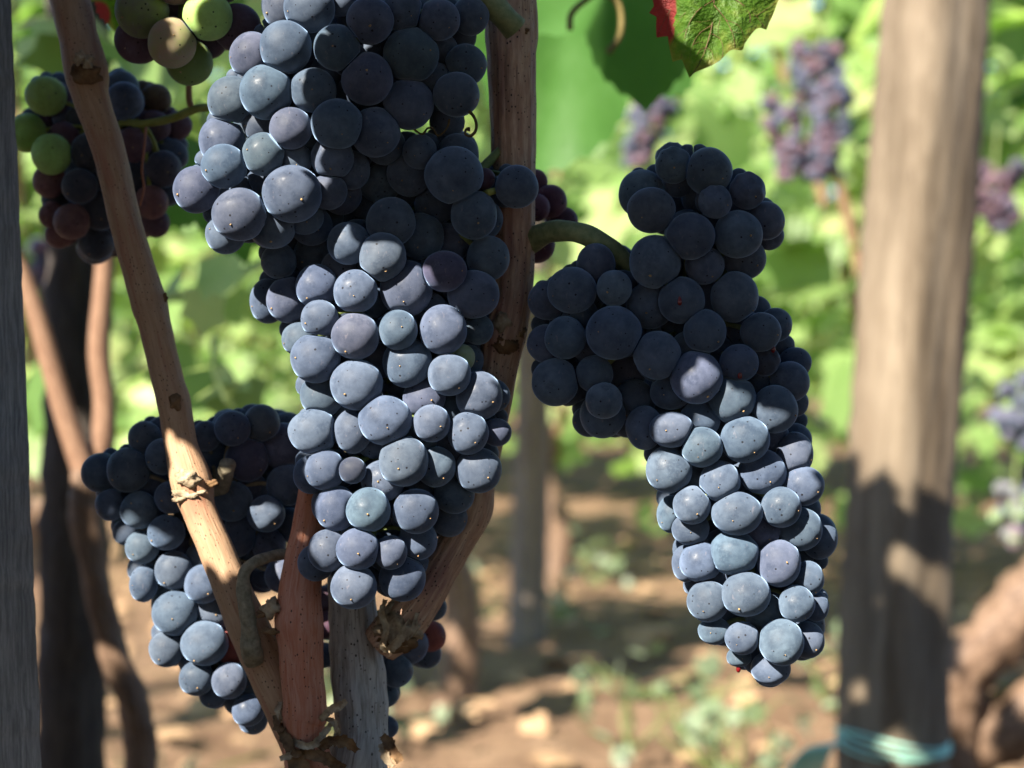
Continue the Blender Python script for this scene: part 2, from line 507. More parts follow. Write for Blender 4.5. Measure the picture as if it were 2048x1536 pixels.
def leaf_frame(normal, tipdir):
    n = Vector(normal).normalized(); t = Vector(tipdir); t = (t - n * t.dot(n)).normalized()
    y = -t; x = y.cross(n)
    return np.array([[x.x, y.x, n.x], [x.y, y.y, n.y], [x.z, y.z, n.z]])


LOBES = [(0, -1), (0.30, -0.62), (0.72, -0.42), (0.60, 0.0), (0.66, 0.42), (0.25, 0.52), (0, 0.12),
         (-0.25, 0.52), (-0.66, 0.42), (-0.60, 0.0), (-0.72, -0.42), (-0.30, -0.62)]


def foliage(name, centers, sizes, mat, parent, up=0.45, seed=0, sunw=0.35):
    """many lobed leaves as one foliage mesh"""
    r_ = np.random.default_rng(seed)
    base = np.array([(0, -0.1, 0)] + [(x, y, -0.22 * (x * x + y * y)) for x, y in LOBES])
    nb = len(base); ntri = len(LOBES)
    tri = np.array([(0, 1 + (j + 1) % ntri, 1 + j) for j in range(ntri)])
    V = np.empty((len(centers) * nb, 3)); F = np.empty((len(centers) * ntri, 3), int)
    for i, (c, s) in enumerate(zip(centers, sizes)):
        nrm = r_.normal(size=3) + np.array([0, 0, up * 2]) + np.array(S) * sunw * 2
        tip = r_.normal(size=3) * 0.7 + np.array([0, 0, -1.0])
        R = leaf_frame(nrm, tip)
        b = base.copy(); b[:, 2] *= r_.uniform(0.2, 1.8); b[:, 0] *= r_.uniform(0.8, 1.15)
        V[i * nb:(i + 1) * nb] = (b * s) @ R.T + c
        F[i * ntri:(i + 1) * ntri] = tri + i * nb
    return mesh_obj(name, V, F, mat, parent)


# ---------------------------------------------------------------- ground
gx = np.linspace(-1, 1, 141); gx = np.sign(gx) * np.abs(gx) ** 2.2 * 120
gy = -6 + 150 * np.linspace(0, 1, 181) ** 2.6
X, Y = np.meshgrid(gx, gy)
Z = 0.025 * np.sin(X * 3.1 + 1) * np.sin(Y * 2.3) + 0.012 * np.sin(X * 11 + Y * 7) + 0.010 * np.sin(X * 23 - Y * 19)
Z += np.where(Y > 6, (Y - 6) * 0.06, 0)
gv = np.column_stack([X.ravel(), Y.ravel(), Z.ravel()])
nx = len(gx)
idx = np.arange(len(gy) * nx).reshape(len(gy), nx)
gf = np.column_stack([idx[:-1, :-1].ravel(), idx[:-1, 1:].ravel(), idx[1:, 1:].ravel(), idx[1:, :-1].ravel()])
tag(mesh_obj('ground', gv, gf, M_SOIL), kind='structure')

# fallen leaves on the soil
lc = np.column_stack([rng.uniform(-2.5, 3.0, 1500), rng.uniform(1.2, 7.0, 1500), np.zeros(1500)])
lc[:, 2] = (0.025 * np.sin(lc[:, 0] * 3.1 + 1) * np.sin(lc[:, 1] * 2.3)) + 0.02
tag(foliage('leaf_litter', lc, rng.uniform(0.015, 0.045, 1500), M_LITTER, None, up=1.6, seed=3),
    'dry brown fallen leaves scattered over the vineyard soil', 'leaf litter', kind='stuff')

# ---------------------------------------------------------------- grapes
COLS = {'b': (0.118, 0.155, 0.217), 'p': (0.134, 0.152, 0.214), 'v': (0.110, 0.100, 0.150), 'r': (0.130, 0.088, 0.120), 'R': (0.23, 0.125, 0.125),
        'k': (0.39, 0.25, 0.215), 'g': (0.46, 0.68, 0.22), 'G': (0.15, 0.21, 0.07), 'm': (0.15, 0.13, 0.12),
        'd': (0.075, 0.078, 0.095), 'c': (0.40, 0.13, 0.105), 'w': (0.34, 0.36, 0.30), 'o': (0.16, 0.13, 0.075)}

# x, y, radius, layer, colour, (vertical radius), bunch by bunch, front to back
A_ = """572 95 53 0 b;478 428 54 0 p;583 388 59 0 b;674 95 47 0 b;533 185 54 0 b;675 248 51 0 b;581 257 43 0 p;527 309 43 1 b;449 332 45 0 b
626 180 45 1 b;393 380 46 1 b;465 200 50 1 b;445 282 48 2 b;505 112 47 1 p;572 12 50 2 p;620 14 50 1 b;682 0 32 2 b;734 157 53 1 b
741 42 47 0 b;804 22 41 1 b;877 40 42 1 b;941 33 37 2 b;822 108 56 2 b;932 130 41 1 b;912 189 45 0 b;817 209 50 2 b;751 265 50 1 b
771 290 40 2 b;664 315 43 2 b;657 384 37 2 b;683 392 39 3 b;452 466 41 1 b;544 452 46 1 b;610 432 38 2 b;622 452 41 3 b;590 320 34 3 b
700 120 36 3 b;640 290 34 3 b;520 250 36 3 b;880 100 36 3 b;870 160 36 3 b;700 340 40 3 b;560 140 34 3 b;640 60 36 3 b"""
B_ = """839 303 35 2 b;916 311 43 2 b;907 351 57 1 b;820 344 48 2 b;760 362 44 2 b;781 443 49 1 b;839 474 48 2 b;947 430 48 1 b;962 440 44 2 b
900 487 42 2 b;698 487 43 1 b;766 514 47 0 b;890 543 43 0 v;976 517 44 1 b;947 589 51 1 b;812 577 54 1 b;712 582 44 0 b;628 510 43 2 b
634 572 43 1 b;640 637 38 1 b;557 522 36 2 b;537 601 37 2 b 46;575 599 42 1 b 48;597 678 34 2 b;710 671 47 0 p;797 660 40 0 b;887 659 48 0 b
630 716 51 0 b;712 770 52 0 b;814 726 49 1 b;899 750 43 0 b;922 716 28 2 w;938 719 30 3 b;956 659 31 2 b;959 791 48 1 b;987 791 34 2 b
645 791 45 1 b;848 794 42 2 b;771 841 54 0 b 50;863 847 37 0 b;937 867 42 0 b;626 864 51 0 b 46;705 862 38 1 b 44;993 865 29 1 b;808 922 50 0 b
872 934 41 1 b;957 941 47 1 b;651 939 41 0 b;621 949 36 1 b 38;705 941 27 0 d;766 961 42 1 b;745 890 28 2 b;736 1019 45 0 b;831 1023 46 1 b
672 1016 42 1 b 46;660 1008 36 2 b 42;635 1040 33 2 b 38;908 985 42 2 b;898 1037 37 2 b;836 1080 40 2 b;717 1098 43 0 b;655 1101 41 1 b
632 1125 37 2 b;781 1105 34 1 b;804 1155 47 1 b;707 1172 45 1 p;630 1083 27 3 b;1034 373 43 0 b;968 358 22 3 r;730 400 40 3 b;690 430 36 3 b
860 620 36 3 b;760 720 36 3 b;900 820 36 3 b;700 820 34 3 b;840 880 34 3 b;690 980 34 3 b;780 1060 34 3 b;750 600 34 3 b;680 540 40 3 b;870 410 40 3 b
670 640 36 3 b;930 650 34 3 b;900 900 34 3 b;770 1110 34 3 b;760 1010 34 3 b"""
C_ = """1346 330 37 1 b;1417 342 48 0 b;1357 363 32 2 b;1284 388 48 1 b;1303 421 47 0 b;1430 404 33 0 b;1494 381 37 1 b;1531 441 38 1 b
1381 472 49 0 b;1477 468 48 0 b;1537 470 30 2 b;1311 524 53 1 b;1410 531 39 1 b;1489 516 42 1 b;1192 529 40 2 b;1143 580 48 1 b;1229 577 36 1 b
1097 600 40 2 b;1363 600 47 1 b;1469 594 49 1 b;1300 611 47 2 b;1410 662 43 0 b;1228 665 55 0 b;1131 675 42 0 b;1092 688 38 1 b;1521 665 40 0 b
1550 650 34 1 b;1513 622 30 2 b;1314 711 47 0 b;1392 754 52 0 b;1478 725 38 0 b;1530 722 30 1 d;1110 765 48 0 b;1188 748 38 0 b;1208 801 37 0 b
1206 830 46 1 b;1340 785 42 1 b 34;1288 856 38 1 b 44;1462 797 49 1 b;1550 818 46 0 b;1578 763 41 1 b;1590 726 32 2 b;1590 806 27 2 b
1342 860 45 0 b 37;1404 894 41 0 b;1491 879 48 0 b;1590 908 38 1 b 44;1588 882 35 2 b;1525 943 46 1 b;1338 939 47 0 b;1439 962 41 0 b;1608 972 40 1 b
1383 1010 38 0 b;1475 1027 50 0 b 45;1562 1014 40 0 b;1342 1028 29 1 b 37;1381 1058 39 1 b 32;1602 1058 43 1 b;1637 1073 38 2 b 44
1469 1105 50 0 b 44;1558 1127 43 1 b 47;1400 1123 41 1 b;1372 1127 29 2 b 37;1617 1157 31 1 b 37;1492 1188 50 0 b 45;1417 1203 43 1 b
1594 1207 37 0 b;1632 1212 25 1 b 31;1528 1225 40 2 b;1428 1262 32 2 b 27;1484 1277 34 1 b;1562 1285 45 0 b;1614 1280 36 1 b;1542 1337 40 1 b 34
1478 1314 25 2 b 20;1250 740 44 2 b;1270 800 42 2 b;1380 700 40 2 b;1440 860 40 2 b;1390 960 36 2 b;1520 1060 38 2 b;1440 1160 36 2 b;1560 1190 34 2 b
1400 840 40 2 b;1160 630 38 2 b;1180 690 36 2 b;1520 780 36 2 b;1490 660 38 2 b;1420 600 40 2 b;1540 870 38 2 b;1180 840 34 2 b;1440 1090 32 2 b"""
D_ = """204 945 40 1 b;258 940 44 0 b;290 877 34 1 b;327 913 36 0 b;326 862 31 2 b;412 872 30 1 b;466 857 36 0 b;524 845 37 1 b;573 862 38 2 b
567 892 46 1 p;493 919 44 0 v;421 912 38 1 b;575 970 41 0 b;533 1027 37 0 b;342 995 33 0 b;222 1010 32 1 b;278 1020 38 0 b;465 1003 40 1 b
478 1070 32 1 p 44;538 1090 34 1 p;580 1050 34 2 b;332 1065 37 0 b;284 1094 33 0 b;252 1065 26 2 b;372 1110 36 1 p;348 1140 39 0 b;315 1140 29 1 b
287 1168 28 0 b 36;408 1168 39 0 b;400 1115 30 1 b;340 1205 38 1 b;350 1226 46 0 b;409 1286 46 0 b;334 1298 36 1 b;393 1356 35 1 b;458 1361 36 0 p
497 1355 34 0 b;425 1388 28 2 b;497 1420 32 1 b;506 1438 30 2 b;540 1410 25 2 b;465 1290 38 1 c;530 1150 30 2 p;565 1150 35 1 p;520 1110 34 2 b
370 940 36 2 b;300 970 36 2 b;430 960 36 2 b;500 980 36 2 b;430 1050 36 2 b;430 1220 38 2 b;470 1200 36 2 b;390 1320 34 2 b;540 1330 30 2 b;440 1110 36 2 b"""
E_ = """868 1216 25 0 b;820 1290 38 0 b;862 1272 31 1 c;855 1308 29 2 b;793 1342 34 0 b;775 1390 24 1 b;774 1455 23 0 b;652 1250 30 1 r;650 1200 30 2 r
645 1310 26 1 b;740 1300 36 1 b;700 1260 36 1 b;720 1370 34 1 b;740 1440 28 1 b;700 1200 34 2 b;800 1230 30 1 b"""
F_ = """243 178 36 1 b;250 202 39 0 b;311 198 31 1 o;308 253 33 1 r;355 250 30 2 r;268 290 36 1 r;325 338 37 0 d;345 310 32 2 b;180 305 40 1 d
127 275 32 2 r;98 363 34 1 R;160 372 36 0 d;110 400 28 2 d;143 443 37 0 R;105 430 27 1 R;118 470 28 2 R;200 420 40 1 d;193 487 36 1 d;230 470 36 2 r
302 405 34 0 R;310 445 30 1 r;268 360 34 1 d;215 240 35 2 d;335 385 28 2 b;91 192 41 0 g;55 266 38 0 g;103 309 41 0 g;260 430 36 2 r;215 330 38 2 d;160 240 34 2 d;265 240 32 2 r"""
H_ = """345 86 49 0 k;285 20 54 1 m;415 32 49 0 g;275 82 46 1 r;380 125 46 1 G;476 55 48 1 r;412 75 42 2 r;330 20 40 2 r;350 -40 48 1 r;440 -40 48 1 r"""
I_ = """1101 402 34 1 R;1072 415 28 0 R;1127 442 29 2 r;1072 362 24 2 R;1072 490 38 0 r;1020 420 34 1 r;1010 480 34 1 r;1030 360 30 2 r;1040 540 28 2 r"""

BUNCHES = [
    # key, list, front depth, thickness factor, name, label, stalk pixel path (x, y, depth offset)
    ('A', A_, 0.4390, 'blue black bunch, half in sun, with the shaded right side beside the ridged cane'),
    ('B', B_, 0.4440, 'longest dark blue bunch, hanging in the middle and tapering above the grey trunk'),
    ('C', C_, 0.4420, 'dark blue bunch on an arched green stalk with one shoulder, right of the ridged cane'),
    ('D', D_, 0.4830, 'dark blue bunch low down behind the sunlit slanting cane'),
    ('E', E_, 0.4900, 'mostly hidden dark bunch with one red grape behind the grey trunk'),
    ('F', F_, 0.5200, 'purple bunch with three green grapes behind the slanting cane near the grey stake'),
    ('H', H_, 0.4650, 'unripe bunch of pink, green and purple grapes cut by the top edge'),
    ('I', I_, 0.4880, 'small reddish purple bunch showing behind the ridged cane'),
]

_bm = bmesh.new(); bmesh.ops.create_icosphere(_bm, subdivisions=4, radius=1.0)
ICO4 = np.array([v.co[:] for v in _bm.verts]); ICO4F = np.array([[v.index for v in f.verts] for f in _bm.faces]); _bm.free()
_bm = bmesh.new(); bmesh.ops.create_icosphere(_bm, subdivisions=3, radius=1.0)
ICO3 = np.array([v.co[:] for v in _bm.verts]); ICO3F = np.array([[v.index for v in f.verts] for f in _bm.faces]); _bm.free()
_bm = bmesh.new(); bmesh.ops.create_icosphere(_bm, subdivisions=1, radius=1.0)
ICO1 = np.array([v.co[:] for v in _bm.verts]); ICO1F = np.array([[v.index for v in f.verts] for f in _bm.faces]); _bm.free()

G = []                                                     # every near grape
for key, txt, d0, label in BUNCHES:
    rows = []
    for tok in txt.replace('\n', ';').split(';'):
        t = tok.split()
        if not t: continue
        rows.append((float(t[0]), float(t[1]), float(t[2]), int(t[3]), t[4], float(t[5]) if len(t) > 5 else float(t[2])))
    xs = np.array([r[0] for r in rows]); ys = np.array([r[1] for r in rows]); rs = np.array([r[2] for r in rows])
    for x, y, r, lay, c, ry in rows:
        near = np.abs(ys - y) < 75
        lo, hi = (xs - rs)[near].min(), (xs + rs)[near].max()
        half = max((hi - lo) / 2, 60); cen = (lo + hi) / 2
        t = min(abs(x - cen) / half, 0.98)
        hw = min(half * d0 / FPX, 0.030)
        dep = d0 + 0.0065 + 0.55 * hw * (1 - math.sqrt(1 - t * t)) + lay * 0.0022
        G.append(dict(k=key, x=x, y=y, rx=r, ry=ry, lay=lay, c=c, d=dep, base=d0 + lay * 0.002, fill=False, hw=hw))
# front to back: every grape sits just behind the grapes that cover it
G.sort(key=lambda g: (g['base'], g['d']))
placed = []
for g in G:
    rp = (g['rx'] + g['ry']) / 2
    d = g['d']
    for _ in range(3):
        for q in placed:
            dd = math.hypot(g['x'] - q['x'], g['y'] - q['y']) * 0.45 / FPX
            r1, r2 = rp * d / FPX, q['r']
            need = 0.86 * (r1 + r2)
            if dd < need:
                dz = math.sqrt(need * need - dd * dd)
                if abs(d - q['d']) < dz:
                    d = q['d'] + dz
    d = min(d, g['d'] + 0.016)
    g['d'] = d; g['r'] = rp * d / FPX; g['p'] = P(g['x'], g['y'], d)
    g['sx'] = g['rx'] / rp; g['sz'] = g['ry'] / rp
    placed.append(g)

# hidden grapes that give each bunch its back half
FILL = []
for key, txt, d0, label in BUNCHES:
    own = [g for g in G if g['k'] == key]
    for g in own:
        if g['y'] < -60: continue
        for back in (0.013, 0.024):
            if back > 0.02 and g['hw'] < 0.02: continue
            r = g['r'] * random.uniform(0.95, 1.1)
            cx = np.mean([q['x'] for q in own if abs(q['y'] - g['y']) < 80])
            x = g['x'] + (cx - g['x']) * (0.14 if back < 0.02 else 0.25) + random.uniform(-6, 6)
            d = g['d'] + back + random.uniform(-0.002, 0.002)
            p = P(x, g['y'] + random.uniform(-6, 6), d)
            if all((p - q['p']).length > 0.70 * (r + q['r']) for q in own) and \
               all((p - q['p']).length > 0.66 * (r + q['r']) for q in FILL if q['k'] == key):
                FILL.append(dict(k=key, p=p, r=r, c=g['c'] if g['c'] not in 'gwkc' else 'r', fill=True, sx=1, sz=1, y=g['y'], x=x, d=d))

# gaps that would let the background through get one more grape deep inside
KEEP = [(1385, 412), (1290, 470), (1240, 470), (840, 250), (930, 250), (975, 300), (1240, 560), (760, 1250)]
for grp in ('AB', 'C', 'D', 'F'):
    own = [g for g in G if g['k'] in grp]
    cs = [(g['x'], g['y'], (g['rx'] + g['ry']) / 2, g['d']) for g in own]
    for f in FILL:
        if f['k'] in grp:
            v_ = f['p']; cs.append((1024 + v_.x / v_.y * FPX, 768 - (v_.z - CAMZ) / v_.y * FPX, f['r'] / v_.y * FPX, v_.y))
    st = 8
    gx_, gy_ = np.meshgrid(np.arange(0, 2048, st), np.arange(-40, 1536, st))
    cov = np.zeros(gx_.shape, bool); dil = cov.copy()
    for x, y, r, d in cs:
        q = np.hypot(gx_ - x, gy_ - y); cov |= q < r * 0.90; dil |= q < r + 26
    clo = dil.copy()
    for ax in range(-4, 5):
        for ay in range(-4, 5):
            if ax * ax + ay * ay <= 13: clo &= np.roll(np.roll(dil, ax, 1), ay, 0)
    gap = clo & ~cov
    for kx, ky in KEEP: gap &= np.hypot(gx_ - kx, gy_ - ky) > (20 if kx == 1385 else 45)
    while gap.any():
        j = np.argwhere(gap)[0]; x, y = float(gx_[j[0], j[1]]) + 6, float(gy_[j[0], j[1]]) + 10
        ok_ = False
        for rr_ in (36, 30, 24, 18):
            q = np.hypot(gx_ - x, gy_ - y)
            if clo[q < rr_ * 0.92].all(): ok_ = True; break
        if not ok_:
            gap &= np.hypot(gx_ - gx_[j[0], j[1]], gy_ - gy_[j[0], j[1]]) > 9; continue
        near = sorted(own, key=lambda g: math.hypot(g['x'] - x, g['y'] - y))[:4]
        d = np.mean([g['d'] for g in near]) + 0.012
        FILL.append(dict(k=near[0]['k'], p=P(x, y, d), r=rr_ * d / FPX, c='b' if near[0]['c'] in 'bpgwkcd' else near[0]['c'], fill=True, sx=1, sz=1, y=y, x=x, d=d))
        gap &= np.hypot(gx_ - x, gy_ - y) > rr_ * 0.9

ALL = G + FILL
for g in ALL:
    g['pn'] = np.array(g['p'])
CEN = np.array([g['pn'] for g in ALL]); RAD = np.array([g['r'] for g in ALL])


def grape_shape(g, i):
    base, F = (ICO3, ICO3F) if g['fill'] or g['k'] in 'FEI' else (ICO4, ICO4F)
    r = g['r']
    rr = np.random.default_rng(i)
    v = base.copy()
    ph = rr.uniform(0, 6.28, 6)
    lump = 1 + 0.018 * np.sin(2.2 * v[:, 0] + ph[0]) + 0.018 * np.sin(2.6 * v[:, 2] + 1.7 * v[:, 1] + ph[1]) + 0.006 * np.sin(6 * v[:, 2] + ph[2])
    v = v * lump[:, None] * r * np.array([g['sx'] * rr.uniform(0.985, 1.03), 1.0, g['sz'] * rr.uniform(0.985, 1.03)])
    if g['k'] == 'C' and (int(g['x']), int(g['y'])) in ((1494, 381), (1346, 330), (1430, 404), (1530, 722)):
        dv = np.array([0.1, -0.75, 0.6]); dv /= np.linalg.norm(dv)                # shrivelled grape
        q = (v / r) @ dv
        v *= (1 - 0.16 * np.clip((q - 0.80) / 0.2, 0, 1) ** 0.7 + 0.035 * np.sin(9 * v[:, 0] / r + 4 * v[:, 2] / r + ph[3]) * (q > 0.1))[:, None]
    # pressed flat where a neighbour touches
    dist = np.linalg.norm(CEN - g['pn'], axis=1)
    for j in np.where((dist > 1e-6) & (dist < r + RAD))[0]:
        n = (CEN[j] - g['pn']) / dist[j]
        h = dist[j] * r / (r + RAD[j])
        s = v @ n
        over = np.clip(s - h * 0.985 + 0.0002, 0, None)
        v -= np.outer(over * 0.88, n)
    return v, F


ROOT = {}
for key, txt, d0, label in BUNCHES:
    own = [g for g in G if g['k'] == key]
    top = min(own, key=lambda g: g['y'])
    cx = np.mean([g['x'] for g in own])
    ROOT[key] = empty('grape_bunch', P(cx, top['y'] - 30, d0 + 0.02), label, 'grape bunch', 'bunches of grapes on the near vine')

counts = {}
stuffs = {}
for i, g in enumerate(ALL):
    root = ROOT[g['k']]
    v, F = grape_shape(g, i)
    counts[g['k']] = counts.get(g['k'], 0) + 1
    mat = M_GREEN if g['c'] in 'gGwkm' else (M_RED if g['c'] in 'rRco' else M_GRAPE)
    c = np.array(COLS[g['c']])
    rr = np.random.default_rng(1000 + i)
    if g['k'] == 'F' and g['c'] in 'rRdob': c = c * 1.45  # colour raised to offset the stake's shadow on this bunch
    if g['k'] == 'I': c = np.array((0.19, 0.095, 0.145))
    c = c * rr.uniform(0.86, 1.14) * (1 + rr.normal(0, 0.035, 3))
    if g['c'] == 'b' and rr.uniform() < 0.22: c = c * np.array([1.07, 0.98, 0.99])
    if counts[g['k']] > 100:
        mb = stuffs.setdefault(g['k'], MB())
        mb.add(v + g['pn'], F)
        continue
    midx = None
    if not g['fill'] and rr.uniform() < 0.78:
        # the little cork scar at the far end of the grape
        cxb = np.mean([q['x'] for q in G if q['k'] == g['k'] and abs(q['y'] - g['y']) < 90])
        out = np.array([(g['x'] - cxb) / 160.0 + rr.normal(0, 0.30), -0.95 + rr.normal(0, 0.15), -0.42 + rr.normal(0, 0.28)])
        out /= np.linalg.norm(out)
        if g['y'] < 330 and g['k'] == 'C': out = np.array([rr.normal(0, 0.3), -0.9, 0.3]); out /= np.linalg.norm(out)
        q = v @ out; iv = np.argmax(q / (np.linalg.norm(v, axis=1)))
        tip = v[iv]; nn = tip / np.linalg.norm(tip)
        dmp = np.exp(-np.sum((v - tip) ** 2, axis=1) / (0.0009 ** 2))
        v = v - np.outer(dmp * 0.00022, nn)                                     # a shallow dimple
        nv0 = len(v)
        a = np.cross(nn, [0.3, 0.2, 0.9]); a /= np.linalg.norm(a); b2 = np.cross(nn, a)
        sc = ICO1 * (1 + 0.25 * rr.normal(size=(len(ICO1), 1)))
        rs_ = g['r'] * rr.uniform(0.026, 0.058)
        sc = (np.outer(sc[:, 0], a) + np.outer(sc[:, 1], b2)) * rs_ + np.outer(sc[:, 2], nn) * rs_ * 0.75 + tip
        v = np.vstack([v, sc]); midx = np.r_[np.zeros(len(F), int), np.ones(len(ICO1F), int)]
        F = np.vstack([F, ICO1F + nv0])
    o = mesh_obj('grape', v + g['pn'], F, [mat, M_SCAR], root, origin=g['p'], midx=midx)
    o.color = (*np.clip(c, 0, 1), 1)
    if (g['k'], int(g['x'])) in (('C', 1363), ('C', 1478), ('C', 1521)):
        dx, dy = {1363: (-8, 6), 1478: (-2, 26), 1521: (24, 34)}[int(g['x'])]
        pd = P(g['x'] + dx, g['y'] + dy, 1); dirn = np.array([dx / g['rx'], 0, -dy / g['rx']])
        dirn[1] = -math.sqrt(max(0.05, 1 - dirn @ dirn))
        dp = g['pn'] + dirn * g['r'] * 0.99
        dv = ICO3 * 0.00065 * np.array([1, 1, 1.5]); dv[:, 2] += np.where(ICO3[:, 2] > 0, ICO3[:, 2] ** 2 * 0.0007, 0)
        mesh_obj('juice_drop', dv + dp, ICO3F, M_DROP, o, origin=Vector(dp))
    cl = {'k': 'pinkish green grape', 'g': 'green unripe grape', 'c': 'red grape', 'w': 'pale undeveloped grape', 'd': 'dull dark grape'}
    if not g['fill'] and g['c'] in cl and g['k'] != 'F': o['label'] = cl[g['c']]
    if g['k'] == 'F' and g['c'] == 'g': o['label'] = 'green unripe grape'
for k, mb in stuffs.items():
    o = mb.build('inner_grapes', M_GRAPE, ROOT[k]); o['kind'] = 'stuff'; o.color = (*COLS['b'], 1)

# rachis, pedicels and peduncles
PATHS = {
    'A': [(1032, 58, 0.462), (985, 10, 0.459), (930, -40, 0.458), (800, -50, 0.460), (720, 60, 0.462), (650, 200, 0.462), (560, 380, 0.460)],
    'B': [(1000, 300, 0.474), (950, 350, 0.468), (870, 420, 0.466), (800, 560, 0.466), (780, 760, 0.466), (760, 960, 0.464), (740, 1130, 0.460)],
    'C': [(1046, 492, 0.481), (1100, 464, 0.470), (1170, 470, 0.463), (1240, 515, 0.464), (1300, 590, 0.466), (1400, 700, 0.465), (1460, 900, 0.463), (1500, 1120, 0.461), (1530, 1280, 0.458)],
    'D': [(455, 930, 0.4800), (440, 985, 0.492), (400, 1040, 0.500), (380, 1120, 0.503), (380, 1240, 0.503), (440, 1340, 0.500)],
    'E': [(720, 1215, 0.500), (740, 1270, 0.505), (770, 1330, 0.505), (770, 1430, 0.502)],
    'F': [(420, 214, 0.525), (390, 218, 0.523), (340, 238, 0.522), (285, 248, 0.523), (240, 250, 0.532), (210, 330, 0.545), (190, 440, 0.545)],
    'H': [(390, -90, 0.485), (370, -20, 0.482), (360, 50, 0.482), (350, 110, 0.480)],
    'I': [(1010, 330, 0.494), (1040, 370, 0.500), (1060, 430, 0.503), (1060, 500, 0.503)],
}
WID = {'A': [52, 50, 46, 26, 20, 16, 12], 'B': [16, 20, 18, 16, 14, 12, 9], 'C': [52, 44, 42, 42, 28, 18, 16, 12, 9],
       'D': [34, 30, 18, 14, 12, 9], 'E': [14, 12, 10, 8], 'F': [15, 17, 17, 15, 13, 11, 8], 'H': [18, 16, 12, 8], 'I': [14, 12, 10, 8]}
for k, path in PATHS.items():
    mb = MB()
    pts = [P(*p) for p in path]; rad = [w * 0.5 * p[2] / FPX for w, p in zip(WID[k], path)]
    v, f, u = tube_data(pts, rad, n=16, k=10, ridge=0.02, rough=0.05, seed=ord(k))
    mb.add(v, f, u)
    ax = catmull(np.array([p[:] for p in pts]), 10)[{'A': 36, 'C': 46, 'F': 20, 'D': 12}.get(k, 5):]
    for g in G:
        if g['k'] != k or g['y'] < -60: continue
        a = g['pn']; dd = np.linalg.norm(ax - a, axis=1); j = int(np.argmin(dd + np.where(ax[:, 2] < a[2], 0.01, 0)))
        b2 = ax[j]
        if np.linalg.norm(b2 - a) > 0.032: continue
        b2 = b2 + np.array([0, 0.004, 0])
        m2 = (a + b2) / 2 + np.array([0, 0, 0.002])
        v, f, u = tube_data([b2, m2, a + (m2 - a) * 0.2], [0.0007, 0.0006, 0.0008], n=7, k=4)
        mb.add(v, f, u)
    o = mb.build('stalk', {'C': M_PEDUNCLE, 'A': M_PEDUNCLE, 'D': M_TWIG, 'F': M_YSTALK}.get(k, M_STALK), ROOT[k])
# little yellow-green connection that carries the lone grape in front of the cane
tube('pedicel', [P(955, 395, 0.462), P(978, 385, 0.455), P(988, 382, 0.4560), P(1004, 378, 0.4600)], [0.0011, 0.0010, 0.0009, 0.0010], M_YSTALK, ROOT['B'], n=10)
# pink side stalk on the left bunch
tube('side_stalk', [P(383, 216, 0.523), P(378, 195, 0.523), P(379, 160, 0.522), P(383, 120, 0.515)], [0.0011, 0.0010, 0.0010, 0.0010], M_CANE, ROOT['F'], n=10)
tube('dry_thread', [P(292, 255, 0.519), P(289, 290, 0.517), P(284, 340, 0.516), P(288, 375, 0.515), P(280, 412, 0.515)], [0.0005, 0.0004, 0.0004, 0.0004, 0.0003], M_CANE_M, ROOT['F'], n=8)
# springy tendrils under the upper bunch
TA = [(826, 256), (836, 265), (846, 268), (855, 257), (866, 257), (875, 271), (886, 266), (896, 252), (899, 238)]
tube('tendril', [P(x, y, 0.452) for x, y in TA], [0.00028] * len(TA), M_TENDRIL, ROOT['A'], n=8, rough=0.1)
TB = [(938, 222), (948, 234), (953, 250), (950, 264), (940, 272), (931, 268), (932, 259), (938, 256), (937, 262)]
tube('tendril', [P(x, y, 0.449) for x, y in TB], [0.0005, 0.0004, 0.0004, 0.0004, 0.0004, 0.00035, 0.0003, 0.0003, 0.0005], M_TENDRIL, ROOT['A'], n=8)

# ---------------------------------------------------------------- the near vine
vine = empty('grapevine', P(720, 1500, 0.475) * 1.0, 'near grapevine with three orange brown canes forking from a grey trunk', 'grapevine')
vine.location.z = 0.0; W[vine.name] = Vector(vine.location)

LCANE = [(60, -520, 70, 0.540), (100, -200, 74, 0.520), (137, -20, 80, 0.505), (158, 80, 78, 0.500), (172, 140, 88, 0.498), (184, 200, 72, 0.496), (217, 300, 66, 0.493), (250, 440, 64, 0.489),
         (283, 560, 68, 0.486), (297, 605, 72, 0.485), (312, 660, 64, 0.483), (335, 760, 64, 0.481), (347, 805, 67, 0.480), (362, 890, 66, 0.479), (384, 965, 84, 0.478), (398, 1020, 68, 0.477),
         (430, 1095, 70, 0.4755), (466, 1180, 74, 0.4745), (500, 1260, 84, 0.4745), (540, 1350, 84, 0.4745), (578, 1430, 84, 0.4745), (620, 1520, 90, 0.4745)]
lc_ = pix_tube('cane', LCANE, M_CANE, vine, n=32, k=8, ridge=0.007, rough=0.015, seed=1)
RCANE = [(1040, -560, 92, 0.500), (1030, -200, 92, 0.488), (1024, -20, 96, 0.481), (1024, 60, 104, 0.480), (1024, 120, 96, 0.479), (1026, 250, 90, 0.478), (1027, 400, 86, 0.477), (1026, 540, 82, 0.477), (1018, 620, 84, 0.477),
         (1006, 670, 92, 0.477), (996, 730, 78, 0.477), (980, 830, 74, 0.477), (955, 960, 72, 0.477), (945, 1020, 78, 0.477), (920, 1070, 70, 0.477), (878, 1140, 74, 0.477), (840, 1200, 84, 0.477),
         (800, 1250, 92, 0.477), (760, 1290, 80, 0.478)]
pix_tube('cane', RCANE, M_CANE_R, vine, n=64, k=8, ridge=0.030, rough=0.012, nr=13, seed=2)
